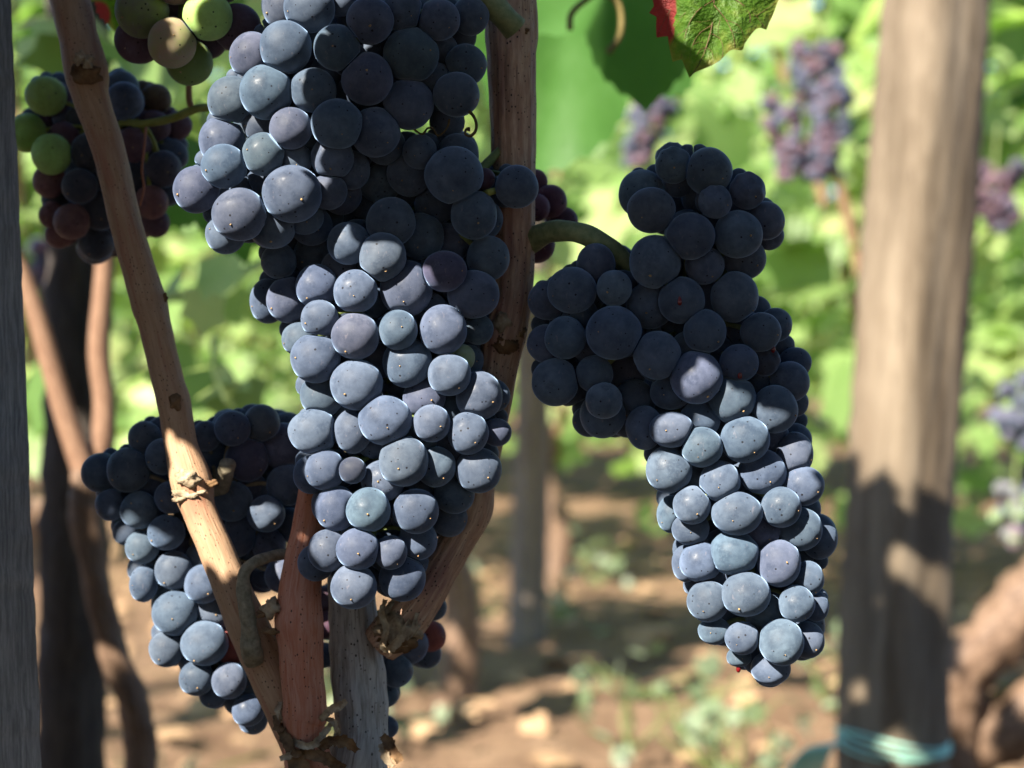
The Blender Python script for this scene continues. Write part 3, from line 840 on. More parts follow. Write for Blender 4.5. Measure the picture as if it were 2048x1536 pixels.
MCANE = [(650, 820, 62, 0.4735), (632, 960, 64, 0.4725), (618, 1060, 70, 0.4705), (606, 1130, 78, 0.468), (598, 1200, 88, 0.466), (597, 1246, 98, 0.4655), (601, 1290, 90, 0.4655), (604, 1350, 86, 0.466),
         (609, 1400, 86, 0.4665), (609, 1432, 90, 0.467), (607, 1447, 84, 0.467), (608, 1490, 84, 0.4675), (620, 1540, 100, 0.469), (640, 1620, 120, 0.473)]
pix_tube('cane', MCANE, M_CANE_M, vine, n=36, k=8, ridge=0.014, rough=0.012, nr=9, seed=3)
TR = [(690, 1080, 84, 0.489), (704, 1200, 94, 0.4855), (708, 1262, 96, 0.485), (712, 1300, 104, 0.485), (718, 1380, 108, 0.4845), (722, 1460, 104, 0.484), (714, 1520, 124, 0.483), (700, 1600, 165, 0.484),
      (690, 1800, 200, 0.49), (680, 2300, 220, 0.49), (700, 3400, 250, 0.50), (700, 4350, 330, 0.50)]
pix_tube('trunk', TR, M_TRUNK, vine, n=44, k=8, ridge=0.025, rough=0.03, nr=8, seed=4)
TW = [(600, 1106, 20, 0.476), (560, 1110, 22, 0.472), (525, 1118, 22, 0.467), (500, 1130, 23, 0.464), (487, 1150, 25, 0.463), (487, 1185, 30, 0.463), (494, 1225, 31, 0.463), (500, 1265, 34, 0.464), (502, 1295, 44, 0.4655), (508, 1320, 40, 0.469)]
pix_tube('twig', TW, M_TWIG, vine, n=18, k=8, ridge=0.02, rough=0.05, seed=5)


def knob(name, px, py, d, w, h, mat, parent, seed=0, amp=0.35, depth=0.6):
    r_ = np.random.default_rng(seed)
    v = ICO3.copy()
    ph = r_.uniform(0, 6.28, 9)
    k = 1 + amp * (np.sin(4 * v[:, 0] + ph[0]) * np.sin(5 * v[:, 2] + ph[1]) + 0.6 * np.sin(9 * v[:, 2] + 6 * v[:, 0] + ph[2]) * np.sin(8 * v[:, 1] + ph[3])
                   + 0.4 * np.sin(17 * v[:, 0] + ph[4]) * np.sin(15 * v[:, 2] + ph[5]))
    v = v * k[:, None] * np.array([w * 0.5, min(w, h) * 0.5 * depth, h * 0.5]) * d / FPX
    c = P(px, py, d)
    return mesh_obj(name, v + np.array(c), ICO3F, mat, parent, origin=c)


knob('bud', 160, 116, 0.4885, 22, 26, M_KNOB, lc_, 1)
knob('bud', 176, 124, 0.4885, 20, 26, M_KNOB, lc_, 2)
knob('bud', 174, 148, 0.4905, 60, 40, M_SHRED, lc_, 3, 0.25)
knob('bud', 327, 598, 0.4840, 16, 22, M_SHRED, lc_, 4)
knob('bud', 350, 805, 0.4755, 24, 34, M_SHRED, lc_, 5, 0.2)
knob('bud', 374, 958, 0.4725, 46, 36, M_KNOB, lc_, 6)
knob('bud', 376, 990, 0.4730, 58, 26, M_KNOB, lc_, 7)
knob('bud', 424, 966, 0.4740, 26, 14, M_SHRED, lc_, 8)
rc_ = bpy.data.objects['cane.001']; mc_ = bpy.data.objects['cane.002']
knob('bud', 1006, 645, 0.4715, 38, 44, M_KNOB, rc_, 9, 0.22)
knob('bud', 1012, 690, 0.4720, 52, 40, M_SHRED, rc_, 10, 0.25)
knob('bud', 1040, 665, 0.4735, 22, 30, M_SHRED, rc_, 11)
knob('bud', 972, 1020, 0.4760, 16, 22, M_SHRED, rc_, 12)
knob('bud', 1040, 62, 0.4740, 36, 14, M_SHRED, rc_, 13)
knob('bud', 542, 1215, 0.4615, 34, 40, M_KNOB, mc_, 14)
knob('bud', 530, 1228, 0.4615, 30, 14, M_SHRED, mc_, 15)
knob('bud', 540, 1262, 0.4610, 34, 14, M_SHRED, mc_, 16)
knob('bud', 796, 1262, 0.4715, 80, 62, M_KNOB, rc_, 17, 0.40)
knob('bud', 800, 1284, 0.4720, 66, 44, M_SHRED, rc_, 18, 0.40)
knob('bud', 775, 1236, 0.4735, 40, 60, M_KNOB, rc_, 19, 0.30)
knob('bud', 820, 1252, 0.4735, 46, 50, M_KNOB, rc_, 22, 0.40)


def strip(mb, pts, w, seed=0, m=0):
    """a curled ribbon of bark: pts = (px, py, d)"""
    r_ = np.random.default_rng(seed)
    c = catmull(np.array([P(*p)[:] for p in pts]), 8)
    t = np.gradient(c, axis=0); t /= np.linalg.norm(t, axis=1)[:, None]
    V = []; n = len(c)
    for i in range(n):
        s = np.cross(t[i], [0.2 * math.sin(i * 0.5 + seed), -1, 0.3 * math.cos(i * 0.4 + seed)]); s /= np.linalg.norm(s)
        ww = w * d_px * (0.55 + 0.45 * math.sin(math.pi * (i + 0.6) / n)) * r_.uniform(0.75, 1.2)
        up = np.cross(s, t[i])
        for q in (-1, -0.3, 0.4, 1):
            V.append(c[i] + s * ww * 0.5 * q + up * ww * 0.28 * q * q)
    F = [(i * 4 + j, i * 4 + j + 1, (i + 1) * 4 + j + 1, (i + 1) * 4 + j) for i in range(n - 1) for j in range(3)]
    k = len(V)
    mb.add(np.vstack([V, np.array(V) + np.array([0, 0.0004, 0])]), F + [tuple(a + k for a in q[::-1]) for q in F], None, m)


d_px = 0.468 / FPX
mb = MB()
strip(mb, [(577, 1462, 0.464), (592, 1484, 0.461), (612, 1492, 0.459), (632, 1484, 0.460), (650, 1466, 0.462), (662, 1444, 0.464)], 16, 1, 0)
strip(mb, [(566, 1446, 0.466), (570, 1475, 0.462), (584, 1496, 0.460), (600, 1512, 0.459)], 24, 2, 1)
strip(mb, [(640, 1440, 0.463), (662, 1420, 0.461), (680, 1410, 0.460), (693, 1402, 0.460)], 18, 3, 0)
strip(mb, [(650, 1436, 0.463), (668, 1445, 0.461), (676, 1462, 0.461), (674, 1478, 0.463)], 12, 4, 0)
strip(mb, [(553, 1430, 0.466), (556, 1450, 0.464), (566, 1462, 0.463)], 20, 5, 1)
strip(mb, [(640, 1500, 0.461), (660, 1480, 0.460), (690, 1484, 0.462), (716, 1500, 0.465)], 24, 6, 1)
strip(mb, [(590, 1500, 0.461), (575, 1512, 0.459), (560, 1518, 0.459)], 14, 7, 0)
strip(mb, [(600, 1500, 0.461), (630, 1510, 0.459), (660, 1520, 0.459), (690, 1536, 0.460)], 26, 8, 1)
strip(mb, [(580, 1510, 0.462), (600, 1530, 0.460), (620, 1560, 0.460)], 34, 9, 1)
strip(mb, [(766, 1470, 0.473), (778, 1488, 0.471), (790, 1506, 0.470), (800, 1524, 0.470)], 24, 10, 1)
strip(mb, [(762, 1488, 0.472), (770, 1510, 0.470), (786, 1534, 0.470)], 18, 11, 0)
strip(mb, [(560, 1405, 0.468), (556, 1420, 0.466), (560, 1440, 0.465)], 12, 12, 0)
strip(mb, [(770, 1200, 0.472), (764, 1225, 0.469), (772, 1262, 0.468), (766, 1292, 0.470), (776, 1305, 0.472)], 14, 13, 0)
strip(mb, [(820, 1240, 0.470), (806, 1270, 0.468), (788, 1292, 0.469), (776, 1300, 0.471)], 18, 14, 0)
strip(mb, [(834, 1226, 0.471), (828, 1256, 0.468), (812, 1280, 0.468)], 12, 15, 0)
mb.build('peeling_bark', [M_KNOB, M_SHRED], vine)

# leaf with the red margin at the top
def detailed_leaf(name, base_px, d, size_px, normal, tipdir, mat, vmat=None, seed=0, red_at=None, curl=0.2, parent=vine, n=150, teeth=24, amp=0.10, label=None, stalk=True, wave=0.04):
    V, F, U, rim = leaf_mesh(n, 9, seed, curl, wave, teeth, amp)
    R = leaf_frame(normal, tipdir); s = size_px * d / FPX
    c = np.array(P(base_px[0], base_px[1], d))
    Wd = (V * s) @ R.T + c
    mb = MB(); mb.add(Wd, F, U, 0)
    lift = R[:, 2] * s * 0.008
    def surf(x, y):
        i = np.argmin((V[:, 0] - x) ** 2 + (V[:, 1] - y) ** 2); return np.array([x, y, V[i, 2]])
    if vmat:
        rays = [((0, 0.05), (0, -0.97), 0.012)]
        for sgn in (-1, 1):
            rays += [((0, 0.0), (sgn * 0.66, -0.42), 0.009), ((0, 0.02), (sgn * 0.62, 0.22), 0.007)]
            for q in (0.12, 0.28, 0.44, 0.6, 0.75):
                rays.append(((0, -q), (sgn * (0.46 - q * 0.38), -q - 0.22), 0.006))
            for q in (0.3, 0.55, 0.75):
                rays.append(((sgn * 0.66 * q, -0.42 * q), (sgn * (0.66 * q + 0.16), -0.42 * q + 0.03), 0.005))
                rays.append(((sgn * 0.66 * q, -0.42 * q), (sgn * (0.66 * q + 0.02), -0.42 * q - 0.20), 0.005))
        for (x0, y0), (x1, y1), w in rays:
            pts = [surf(x0 + (x1 - x0) * t + (0.02 * math.sin(3.1 * t) * (1 if x1 >= 0 else -1) if abs(x1) > 0.01 else 0), y0 + (y1 - y0) * t) for t in np.linspace(0, 1, 6)]
            pts = [(p * s) @ R.T + c + lift * 0.3 for p in pts]
            v, f, u = tube_data(pts, np.linspace(w * s, w * s * 0.35, 6), n=6, k=3)
            mb.add(v, f, u, 1)
    if stalk:
        b0 = surf(0, 0.1)
        pts = [(np.array(p) * s) @ R.T + c for p in ((0, 0.03, 0), (0.02, 0.35, -0.1), (0.08, 0.75, -0.35), (0.1, 1.0, -0.5))]
        v, f, u = tube_data(pts, [s * 0.02, s * 0.018, s * 0.02, s * 0.028], n=8, k=4); mb.add(v, f, u, 1)
    o = mb.build(name, [mat, vmat or M_STALK], parent)
    nv = len(o.data.vertices)
    ra = np.zeros(nv, np.float32); ra[:len(rim)] = rim
    at = o.data.attributes.new('rim', 'FLOAT', 'POINT'); at.data.foreach_set('value', ra)
    rd = np.zeros(nv, np.float32)
    if red_at is not None:
        x, y, q = red_at
        rd[:len(U)] = np.clip(1.2 - np.hypot(U[:, 0] - x, (U[:, 1] - y) * 0.8) / q, 0, 1)
    at = o.data.attributes.new('red', 'FLOAT', 'POINT'); at.data.foreach_set('value', rd)
    if label: o['label'] = label
    return o


def tip_leaf():
    d = 0.474
    out = [(1379, 156), (1388, 146), (1404, 139), (1425, 130), (1441, 121), (1456, 104), (1463, 99), (1473, 100), (1486, 101), (1489, 88), (1500, 72), (1510, 60), (1519, 55),
           (1533, 60), (1538, 46), (1546, 30), (1556, 2), (1566, -14), (1590, -24), (1584, -60), (1606, -90), (1586, -150), (1540, -170), (1500, -220), (1455, -190), (1432, -140),
           (1412, -180), (1360, -220), (1318, -170), (1280, -150), (1284, -100), (1262, -80), (1290, -50), (1284, -20), (1304, -6), (1308, 12), (1298, 26), (1313, 33), (1312, 54), (1313, 75),
           (1336, 72), (1338, 92), (1345, 124), (1357, 120), (1364, 119), (1369, 132)]
    o_ = np.array(out + [out[0]], float)
    seg = np.r_[0, np.cumsum(np.hypot(*np.diff(o_, axis=0).T))]
    q = np.linspace(0, seg[-1], 221)[:-1]
    op = np.column_stack([np.interp(q, seg, o_[:, 0]), np.interp(q, seg, o_[:, 1])])
    cen = np.array([1430.0, -70.0]); n = len(op); rings = 10

    def depth(x, y):
        u, v = (x - 1430) / 150, (y + 70) / 220
        return d + 0.010 * (u * 0.55) + 0.005 * (u * u) - 0.004 * v + 0.0012 * math.sin(u * 9 + v * 3) + 0.0010 * math.sin(v * 11 - u * 4)
    V = [P(*cen, depth(*cen))]; U = [(0, 0)]; rim = [0]; red = [0]
    for k in range(1, rings + 1):
        t = k / rings
        for p in op:
            x, y = cen + (p - cen) * t
            V.append(P(x, y, depth(x, y))); U.append(((x - 1430) / 220, (-70 - y) / 220)); rim.append(t)
            red.append(np.clip(1.35 - math.hypot((x - 1318) / 40, (y - 30) / 58) * 0.8, 0, 1) * (1 if x < 1349 else 0.25))
    F = [(0, 1 + j, 1 + (j + 1) % n) for j in range(n)]
    for k in range(rings - 1):
        a = 1 + k * n; b = a + n
        F += [(a + j, b + j, b + (j + 1) % n, a + (j + 1) % n) for j in range(n)]
    mb = MB(); mb.add([v[:] for v in V], F, U, 0)
    veins = [([(1430, -70), (1428, 0), (1424, 50), (1412, 95), (1398, 128), (1381, 153)], 5),
             ([(1428, 0), (1395, 22), (1374, 58), (1362, 116)], 3.2), ([(1428, 10), (1452, 40), (1466, 70), (1470, 96)], 3.2),
             ([(1429, -25), (1480, 5), (1512, 32), (1531, 57)], 3.4), ([(1429, -35), (1380, -15), (1340, 20), (1315, 72)], 3.4),
             ([(1424, 50), (1400, 66), (1386, 88), (1378, 120)], 2.6), ([(1421, 66), (1440, 78), (1446, 96), (1444, 116)], 2.6),
             ([(1480, 5), (1500, 30), (1496, 66)], 2.2), ([(1452, 40), (1478, 52), (1490, 80)], 2.2), ([(1395, 22), (1370, 26), (1338, 68)], 2.2),
             ([(1429, -50), (1500, -40), (1552, -4)], 3.4), ([(1374, 58), (1352, 74), (1342, 90)], 2), ([(1412, 95), (1400, 100), (1390, 118)], 2),
             ([(1512, 32), (1530, 20), (1550, 6)], 2), ([(1412, 95), (1424, 104), (1426, 124)], 2), ([(1340, 20), (1322, 18), (1304, 24)], 2), ([(1340, 20), (1336, 44), (1334, 66)], 2),
             ([(1400, 66), (1412, 60), (1424, 50)], 1.6), ([(1440, 40), (1436, 60), (1440, 78)], 1.6), ([(1380, 40), (1400, 44), (1425, 40)], 1.6), ([(1385, 90), (1398, 84), (1414, 88)], 1.6), ([(1460, 60), (1476, 66), (1486, 62)], 1.6)]
    for pts, w in veins:
        v, f, u = tube_data([P(x, y, depth(x, y) - 0.0001) for x, y in pts], np.linspace(w, w * 0.45, len(pts)) * 0.27 * d / FPX, n=6, k=5)
        mb.add(v, f, u, 1)
    v, f, u = tube_data([P(1430, -70, depth(1430, -70)), P(1440, -200, d - 0.01), P(1430, -420, d - 0.005)], [0.0009, 0.0010, 0.0013], n=8, k=6); mb.add(v, f, u, 1)
    o = mb.build('leaf', [M_REDLEAF, M_VEIN], vine)
    nv = len(o.data.vertices)
    for nm, val in (('rim', rim), ('red', red)):
        a = np.zeros(nv, np.float32); a[:len(val)] = val
        o.data.attributes.new(nm, 'FLOAT', 'POINT').data.foreach_set('value', a)
    o['label'] = 'green leaf with a red patch on its toothed margin'


tip_leaf()
detailed_leaf('leaf', (1150, -40), 0.90, 400, (0.25, -0.90, 0.20), (-0.25, 0.0, -1), M_LEAF1, None, seed=8, curl=0.08, teeth=26, amp=0.05, label='broad blurred green leaf behind the ridged cane')
detailed_leaf('leaf', (1255, -80), 0.80, 310, (0.20, -0.92, 0.22), (0.05, 0.1, -1), M_LEAF1, None, seed=9, curl=0.06, teeth=24, amp=0.05)
detailed_leaf('leaf', (150, -85), 0.53, 105, (0.2, -0.6, 0.8), (0.1, 0.1, -1), M_LEAF1, None, seed=10, curl=0.1)
detailed_leaf('leaf', (235, -50), 0.55, 110, (0.0, -0.9, 0.3), (0.0, 0.1, -1), M_REDLEAF, M_VEIN, seed=11, red_at=(-0.3, -0.8, 0.3), curl=0.2)
detailed_leaf('leaf', (430, 330), 0.80, 190, (0.1, -0.9, 0.3), (0.3, 0.1, -1), M_LEAF1, None, seed=12, curl=0.3)
# dry curled tendril blurred in front of the broad leaf
tube('tendril', [P(x, y, 0.73) for x, y in ((1140, 60), (1142, 30), (1165, 5), (1200, -14), (1232, 0), (1243, 35), (1238, 75), (1216, 105))], [0.0014] * 8, plain('faded yellow tendril', (0.16, 0.12, 0.035), (0.25, 0.20, 0.07), 300), vine, n=10)

# ---------------------------------------------------------------- leaves added above the frame, each placed to shade a chosen spot
shade = MB()
#   shaded spot (px, py, depth), distance towards the sun, leaf radius (m), roll
SHADE = [
    ((950, 250), 0.452, 0.17, 0.034, 0.3), ((1060, 90), 0.460, 0.20, 0.044, 1.2), ((900, 480), 0.455, 0.185, 0.028, 1.2), ((1150, 560), 0.475, 0.16, 0.024, 4.0),
    ((905, 0), 0.450, 0.22, 0.028, 5.6), ((1040, 620), 0.470, 0.20, 0.018, 0.2), ((1180, 330), 0.47, 0.2, 0.04, 1.0),
    ((1400, 430), 0.450, 0.17, 0.046, 0.6), ((1180, 600), 0.452, 0.21, 0.036, 2.5), ((1560, 620), 0.455, 0.185, 0.036, 1.4), ((1700, 900), 0.460, 0.225, 0.024, 0.3),
    ((1300, 560), 0.452, 0.20, 0.030, 4.4), ((1160, 780), 0.460, 0.23, 0.022, 5.5), ((1440, 640), 0.452, 0.22, 0.022, 0.2),
    ((200, 250), 0.525, 0.22, 0.055, 1.0), ((300, 420), 0.525, 0.24, 0.050, 2.0), ((120, 420), 0.525, 0.26, 0.055, 3.0), ((230, 560), 0.485, 0.24, 0.030, 4.0), ((160, 60), 0.50, 0.2, 0.05, 5.0),
    ((250, 870), 0.49, 0.26, 0.024, 0.0), ((210, 900), 0.49, 0.24, 0.03, 1.7), ((530, 880), 0.495, 0.27, 0.022, 5.9), ((610, 940), 0.50, 0.29, 0.020, 4.2), ((300, 700), 0.482, 0.22, 0.020, 4.0),
    ((460, 20), 0.47, 0.2, 0.018, 0.2), ((245, 60), 0.47, 0.2, 0.016, 0.9),
    ((640, 1490), 0.47, 0.30, 0.020, 2.0), ((612, 1075), 0.470, 0.30, 0.018, 2.2), ((628, 1300), 0.467, 0.27, 0.021, 4.5), ((705, 1440), 0.476, 0.29, 0.018, 0.8), ((540, 1310), 0.474, 0.28, 0.014, 1.5),
    ((600, 1200), 0.467, 0.26, 0.016, 3.5), ((705, 1300), 0.478, 0.28, 0.018, 2.0), ((610, 1400), 0.467, 0.27, 0.017, 0.4), ((705, 1520), 0.476, 0.29, 0.020, 3.0), ((560, 1480), 0.472, 0.26, 0.018, 1.1), ((490, 1230), 0.4745, 0.31, 0.012, 5.0),
    ((1730, 1230), 1.34, 0.95, 0.050, 4.7), ((1830, 1420), 1.34, 1.00, 0.045, 1.0), ((1740, 1500), 1.34, 0.90, 0.040, 3.0),
    ((255, 470), 0.489, 0.25, 0.030, 4.3), ((330, 640), 0.485, 0.23, 0.014, 0.5),

]
for i, ((px, py), d, t, s, roll) in enumerate(SHADE):
    V, F, U, rim = leaf_mesh(64, 3, 40 + i, 0.2, 0.06, 22, 0.10)
    c = P(px, py, d) + S * t
    nrm = S + Vector((rng.normal(0, 0.22), rng.normal(0, 0.22), rng.normal(0, 0.22)))
    side = Vector((math.cos(roll), 0.2, math.sin(roll)))
    shade.add((V * s * 1.15) @ leaf_frame(nrm, side).T + np.array(c), F, U, 0)
shade.build('added_shade_leaves', M_LEAFDK, vine)

# ---------------------------------------------------------------- grey stake at the left edge
def stake(name, corners_top, corners_bot, mat, label, cat, seg=60, wob=0.0006, seed=0, group=None):
    r_ = np.random.default_rng(seed)
    V = []; n = len(corners_top)
    a, b = np.array(corners_top), np.array(corners_bot)
    rows = []
    for i in range(seg + 1):
        t = i / seg
        ring = a * (1 - t) + b * t
        cen = ring.mean(0)
        pts = []
        for j in range(n):                                   # bevelled corners
            p, q0, q1 = ring[j], ring[j - 1], ring[(j + 1) % n]
            for q in (q0, q1):
                e = q - p; pts.append(p + e / np.linalg.norm(e) * 0.0011 + r_.normal(0, wob, 3) * np.array([1, 1, 0]))
            m_ = (p + q1) / 2; pts.append(m_ + r_.normal(0, wob, 3) * np.array([1, 1, 0]))
        V += pts
    k = n * 3
    F = [(i * k + j, i * k + (j + 1) % k, (i + 1) * k + (j + 1) % k, (i + 1) * k + j) for i in range(seg) for j in range(k)]
    F += [tuple(range(k))[::-1], tuple(seg * k + j for j in range(k))]
    o = mesh_obj(name, V, F, mat, None, origin=Vector(b.mean(0)), smooth=False)
    return tag(o, label, cat, group)


def rect_at(cx, cy, z, w, t, ang):
    ca, sa = math.cos(ang), math.sin(ang)
    return [(cx + x * ca - y * sa, cy + x * sa + y * ca, z) for x, y in ((-w / 2, -t / 2), (w / 2, -t / 2), (w / 2, t / 2), (-w / 2, t / 2))]


# its right face is turned away from the sun; the far corner is the edge one sees
def stake_ring(px, py, d):
    e = P(px, py, d)                                         # the far right corner
    a = np.array([0.53, 0.848, 0.0]); b = np.array([-0.848, 0.53, 0.0])        # along the face we see, and across
    p2 = np.array(e); p1 = p2 - a * 0.055; p4 = p2 + b * 0.035; p3 = p1 + b * 0.035
    return [p1, p2, p4, p3]


def line_edge(z):
    d = 0.490; py = 768 + (CAMZ - z) * FPX / d
    return (27 + (88 - 27) * py / 1536, py, d)


stake('wooden_stake', stake_ring(*line_edge(1.1)), stake_ring(*line_edge(-0.05)), M_STAKE, 'rough grey weathered wooden stake at the left edge', 'wooden stake', 300, 0.00016, 3)

# ---------------------------------------------------------------- brown post on the right with its turquoise tie
def post(name, rows, mat, label, cat, seed=0, rough=0.03, ridge=0.015, n=40, square=None):
    pts = [P(*r[:2], r[3]) for r in rows]; rad = [r[2] * 0.5 * r[3] / FPX for r in rows]
    v, f, u = tube_data(pts, rad, n=n, k=8, ridge=ridge, rough=rough, nr=6, seed=seed, square=square)
    return tag(mesh_obj(name, v, f, mat, None, origin=pts[-1], uv=u), label, cat)


PD = 1.37
post('wooden_post', [(1900, -900, 190, PD), (1880, -200, 192, PD), (1872, 0, 196, PD), (1852, 260, 204, PD), (1830, 560, 206, PD), (1808, 860, 200, PD), (1792, 1150, 200, PD), (1784, 1500, 206, PD), (1780, 2080, 215, PD)],
     M_POST, 'thick brown weathered post rising behind the right bunch', 'wooden post', 5, n=96, rough=0.02, ridge=0.010, square=math.radians(60))
tw = empty('twine', P(1785, 1490, PD), 'turquoise netting twine tied around the thick brown post', 'twine')
mbt = MB()
for k in range(4):
    pts = []
    for a in np.linspace(0, 2 * math.pi, 25):
        rr = 0.0445 + 0.0012 * math.sin(3 * a + k)
        c = P(1784, 1485 + (k - 2) * 9, PD)
        pts.append((c.x + rr * math.cos(a), c.y + rr * math.sin(a), c.z + 0.003 * math.sin(2 * a + k * 0.8) - 0.004 * math.cos(a)))
    v, f, u = tube_data(pts, [0.0011] * 25, n=6, k=3); mbt.add(v, f, u)
mbt.build('band', M_TWINE, tw)
mbt = MB()
for k in range(9):
    q = [(1690 - k * 3, 1475 + k * 2, PD - 0.045), (1660 - k * 6, 1500, PD - 0.05), (1640 - k * 9, 1560, PD - 0.04), (1610 - k * 14, 1650 + k * 10, PD - 0.02)]
    v, f, u = tube_data([P(*p) for p in q], [0.0013] * 4, n=6, k=5); mbt.add(v, f, u)
mbt.build('loose_end', M_TWINE, tw)

post('wooden_post', [(1060, -1500, 66, 3.2), (1062, 300, 68, 3.2), (1066, 760, 70, 3.2), (1062, 1000, 72, 3.2), (1056, 1200, 74, 3.2), (1052, 1320, 78, 3.2)], M_FARPOST,
     'distant grey brown post standing on the soil behind the two bunches', 'wooden post', 6, n=24)
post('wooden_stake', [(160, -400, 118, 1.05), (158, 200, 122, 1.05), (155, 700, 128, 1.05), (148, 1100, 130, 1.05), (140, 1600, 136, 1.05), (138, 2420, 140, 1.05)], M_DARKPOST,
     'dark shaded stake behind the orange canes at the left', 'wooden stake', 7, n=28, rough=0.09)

# ---------------------------------------------------------------- vines behind
VINE_LABELS = {}


def bg_vine(x, y, label, h0, h1, wx, wy, nleaf, seed, mat=M_LEAFBG, lsize=(0.045, 0.085), trunk_r=0.028, lean=0.0, ncane=4, cane=M_BGCANE, th=0.35):
    r_ = np.random.default_rng(seed)
    gz = 0.0 if y < 6 else (y - 6) * 0.06
    root = empty('grapevine', (x, y, gz), label, 'grapevine', 'vines in the rows behind')
    pts = [(x, y, gz - 0.05), (x + 0.02 + lean * 0.3, y, gz + th * 0.4), (x - 0.02 + lean * 0.7, y + 0.02, gz + th * 0.8), (x + lean, y, gz + th)]
    tube('trunk', pts, [trunk_r * 1.3, trunk_r, trunk_r * 0.95, trunk_r * 1.1], M_BGTRUNK, root, n=16, k=6, ridge=0.05, rough=0.08, seed=seed)
    for q in range(ncane):
        ex = x + lean + r_.uniform(-wx, wx) * 0.8
        p = [(x + lean, y, gz + th - 0.02), (x + lean + (ex - x - lean) * 0.4, y + r_.uniform(-wy, wy) * 0.5, gz + th + (h1 - th) * 0.35), (ex, y + r_.uniform(-wy, wy), gz + h1 * r_.uniform(0.75, 0.95))]
        tube('cane', p, [0.009, 0.007, 0.004], cane, root, n=8, k=6)
    zz = gz + h0 + (h1 - h0) * r_.beta(1.3, 1.1, nleaf)
    c = np.column_stack([x + lean * 0.5 + np.clip(r_.normal(0, 0.5, nleaf), -1, 1) * wx, y + np.clip(r_.normal(0, 0.5, nleaf), -1, 1) * wy, zz])
    foliage('foliage', c, r_.uniform(*lsize, nleaf), mat, root, seed=seed, sunw=0.8)
    return root


def bg_bunch(px, py, d, wpx, hpx, label, cols=('b', 'p', 'r', 'R'), seed=0, n=60):
    r_ = np.random.default_rng(seed)
    c = P(px, py, d)
    root = empty('grape_bunch', c + Vector((0, 0, hpx * 0.5 * d / FPX)), label, 'grape bunch', 'bunches hanging on the vines behind')
    w, h = wpx * 0.5 * d / FPX, hpx * 0.5 * d / FPX
    sets = {}
    for i in range(n):
        t = r_.uniform(-1, 1); wd = w * (0.75 - 0.45 * max(0, -t) ** 1.2) if t < 0 else w * (0.75 + 0.1 * t)
        a = r_.uniform(0, 6.28)
        p = np.array(c) + np.array([math.cos(a) * wd * r_.uniform(0.7, 1.1) + w * 0.3 * math.sin(3 * t + seed), math.sin(a) * wd, t * h])
        k = cols[r_.integers(len(cols))]
        sets.setdefault(k, []).append((p, r_.uniform(0.0068, 0.0085)))
    for k, lst in sets.items():
        for p, r in lst:
            o = bpy.data.objects.new('grape', BGM[k]); COL.objects.link(o)
            o.parent = root; o.location = Vector(p) - W[root.name]; o.scale = (r,) * 3
            o.color = (*(0.5 * np.array(COLS[k]) + np.array((0.075, 0.062, 0.075)) * r_.uniform(0.5, 1.6)), 1)
    tube('stalk', [c + Vector((0.004, 0, h + 0.05)), c + Vector((0, 0, h)), c + Vector((0, 0, -h * 0.6))], [0.002, 0.002, 0.001], M_STALK, root, n=6)
    return root


BGM = {}
_bm = bmesh.new(); bmesh.ops.create_icosphere(_bm, subdivisions=2, radius=1.0)
_v2 = np.array([v.co[:] for v in _bm.verts]); _f2 = np.array([[v.index for v in f.verts] for f in _bm.faces]); _bm.free()
for k in COLS:
    t_ = mesh_obj('template', _v2, _f2, M_RED if k in 'rR' else M_GRAPE)
    BGM[k] = t_.data; bpy.data.objects.remove(t_)

# ---------------------------------------------------------------- canopy and back row added out of view to block light
LIT = [  # canopy leaves are left out here to let the sun through (photo px), depth
    (0.450, [(520, -160), (690, -160), (700, 60), (755, 180), (790, 260), (700, 330), (690, 420), (600, 500), (400, 520), (330, 400), (380, 200), (450, 60)]),
    (0.452, [(640, 690), (760, 610), (960, 650), (1040, 800), (1010, 1000), (880, 1210), (600, 1210), (560, 800), (490, 500), (560, 480)]),
    (0.452, [(1270, 720), (1420, 710), (1530, 870), (1600, 980), (1680, 1060), (1680, 1400), (1300, 1400), (1220, 900)]),
    (0.490, [(240, 980), (420, 930), (500, 980), (620, 1130), (560, 1460), (300, 1400), (220, 1150)]),
    (0.478, [(300, 700), (370, 700), (470, 1160), (380, 1160)]),
    (0.466, [(330, 50), (390, 50), (385, 130), (315, 130)]),
    (1.33, [(1750, -200), (1990, -200), (1985, 620), (1700, 720)]),
    (0.474, [(1290, -160), (1600, -160), (1560, 160), (1300, 160)]),
    (0.73, [(1100, -80), (1280, -80), (1280, 130), (1100, 130)]),
    (0.92, [(40, 620), (240, 620), (240, 1000), (60, 1000)]),
    (0.80, [(1060, -300), (1420, -300), (1380, 300), (1040, 300)]),
    (0.88, [(1000, -300), (1420, -300), (1380, 360), (1040, 400)]),
    (2.0, [(20, -200), (540, -200), (540, 820), (260, 820), (240, 480), (20, 420)]),
    (2.4, [(20, -200), (540, -200), (540, 820), (260, 820), (240, 480), (20, 420)]),
    (0.472, [(760, 1200), (850, 1200), (850, 1300), (760, 1300)]),
]


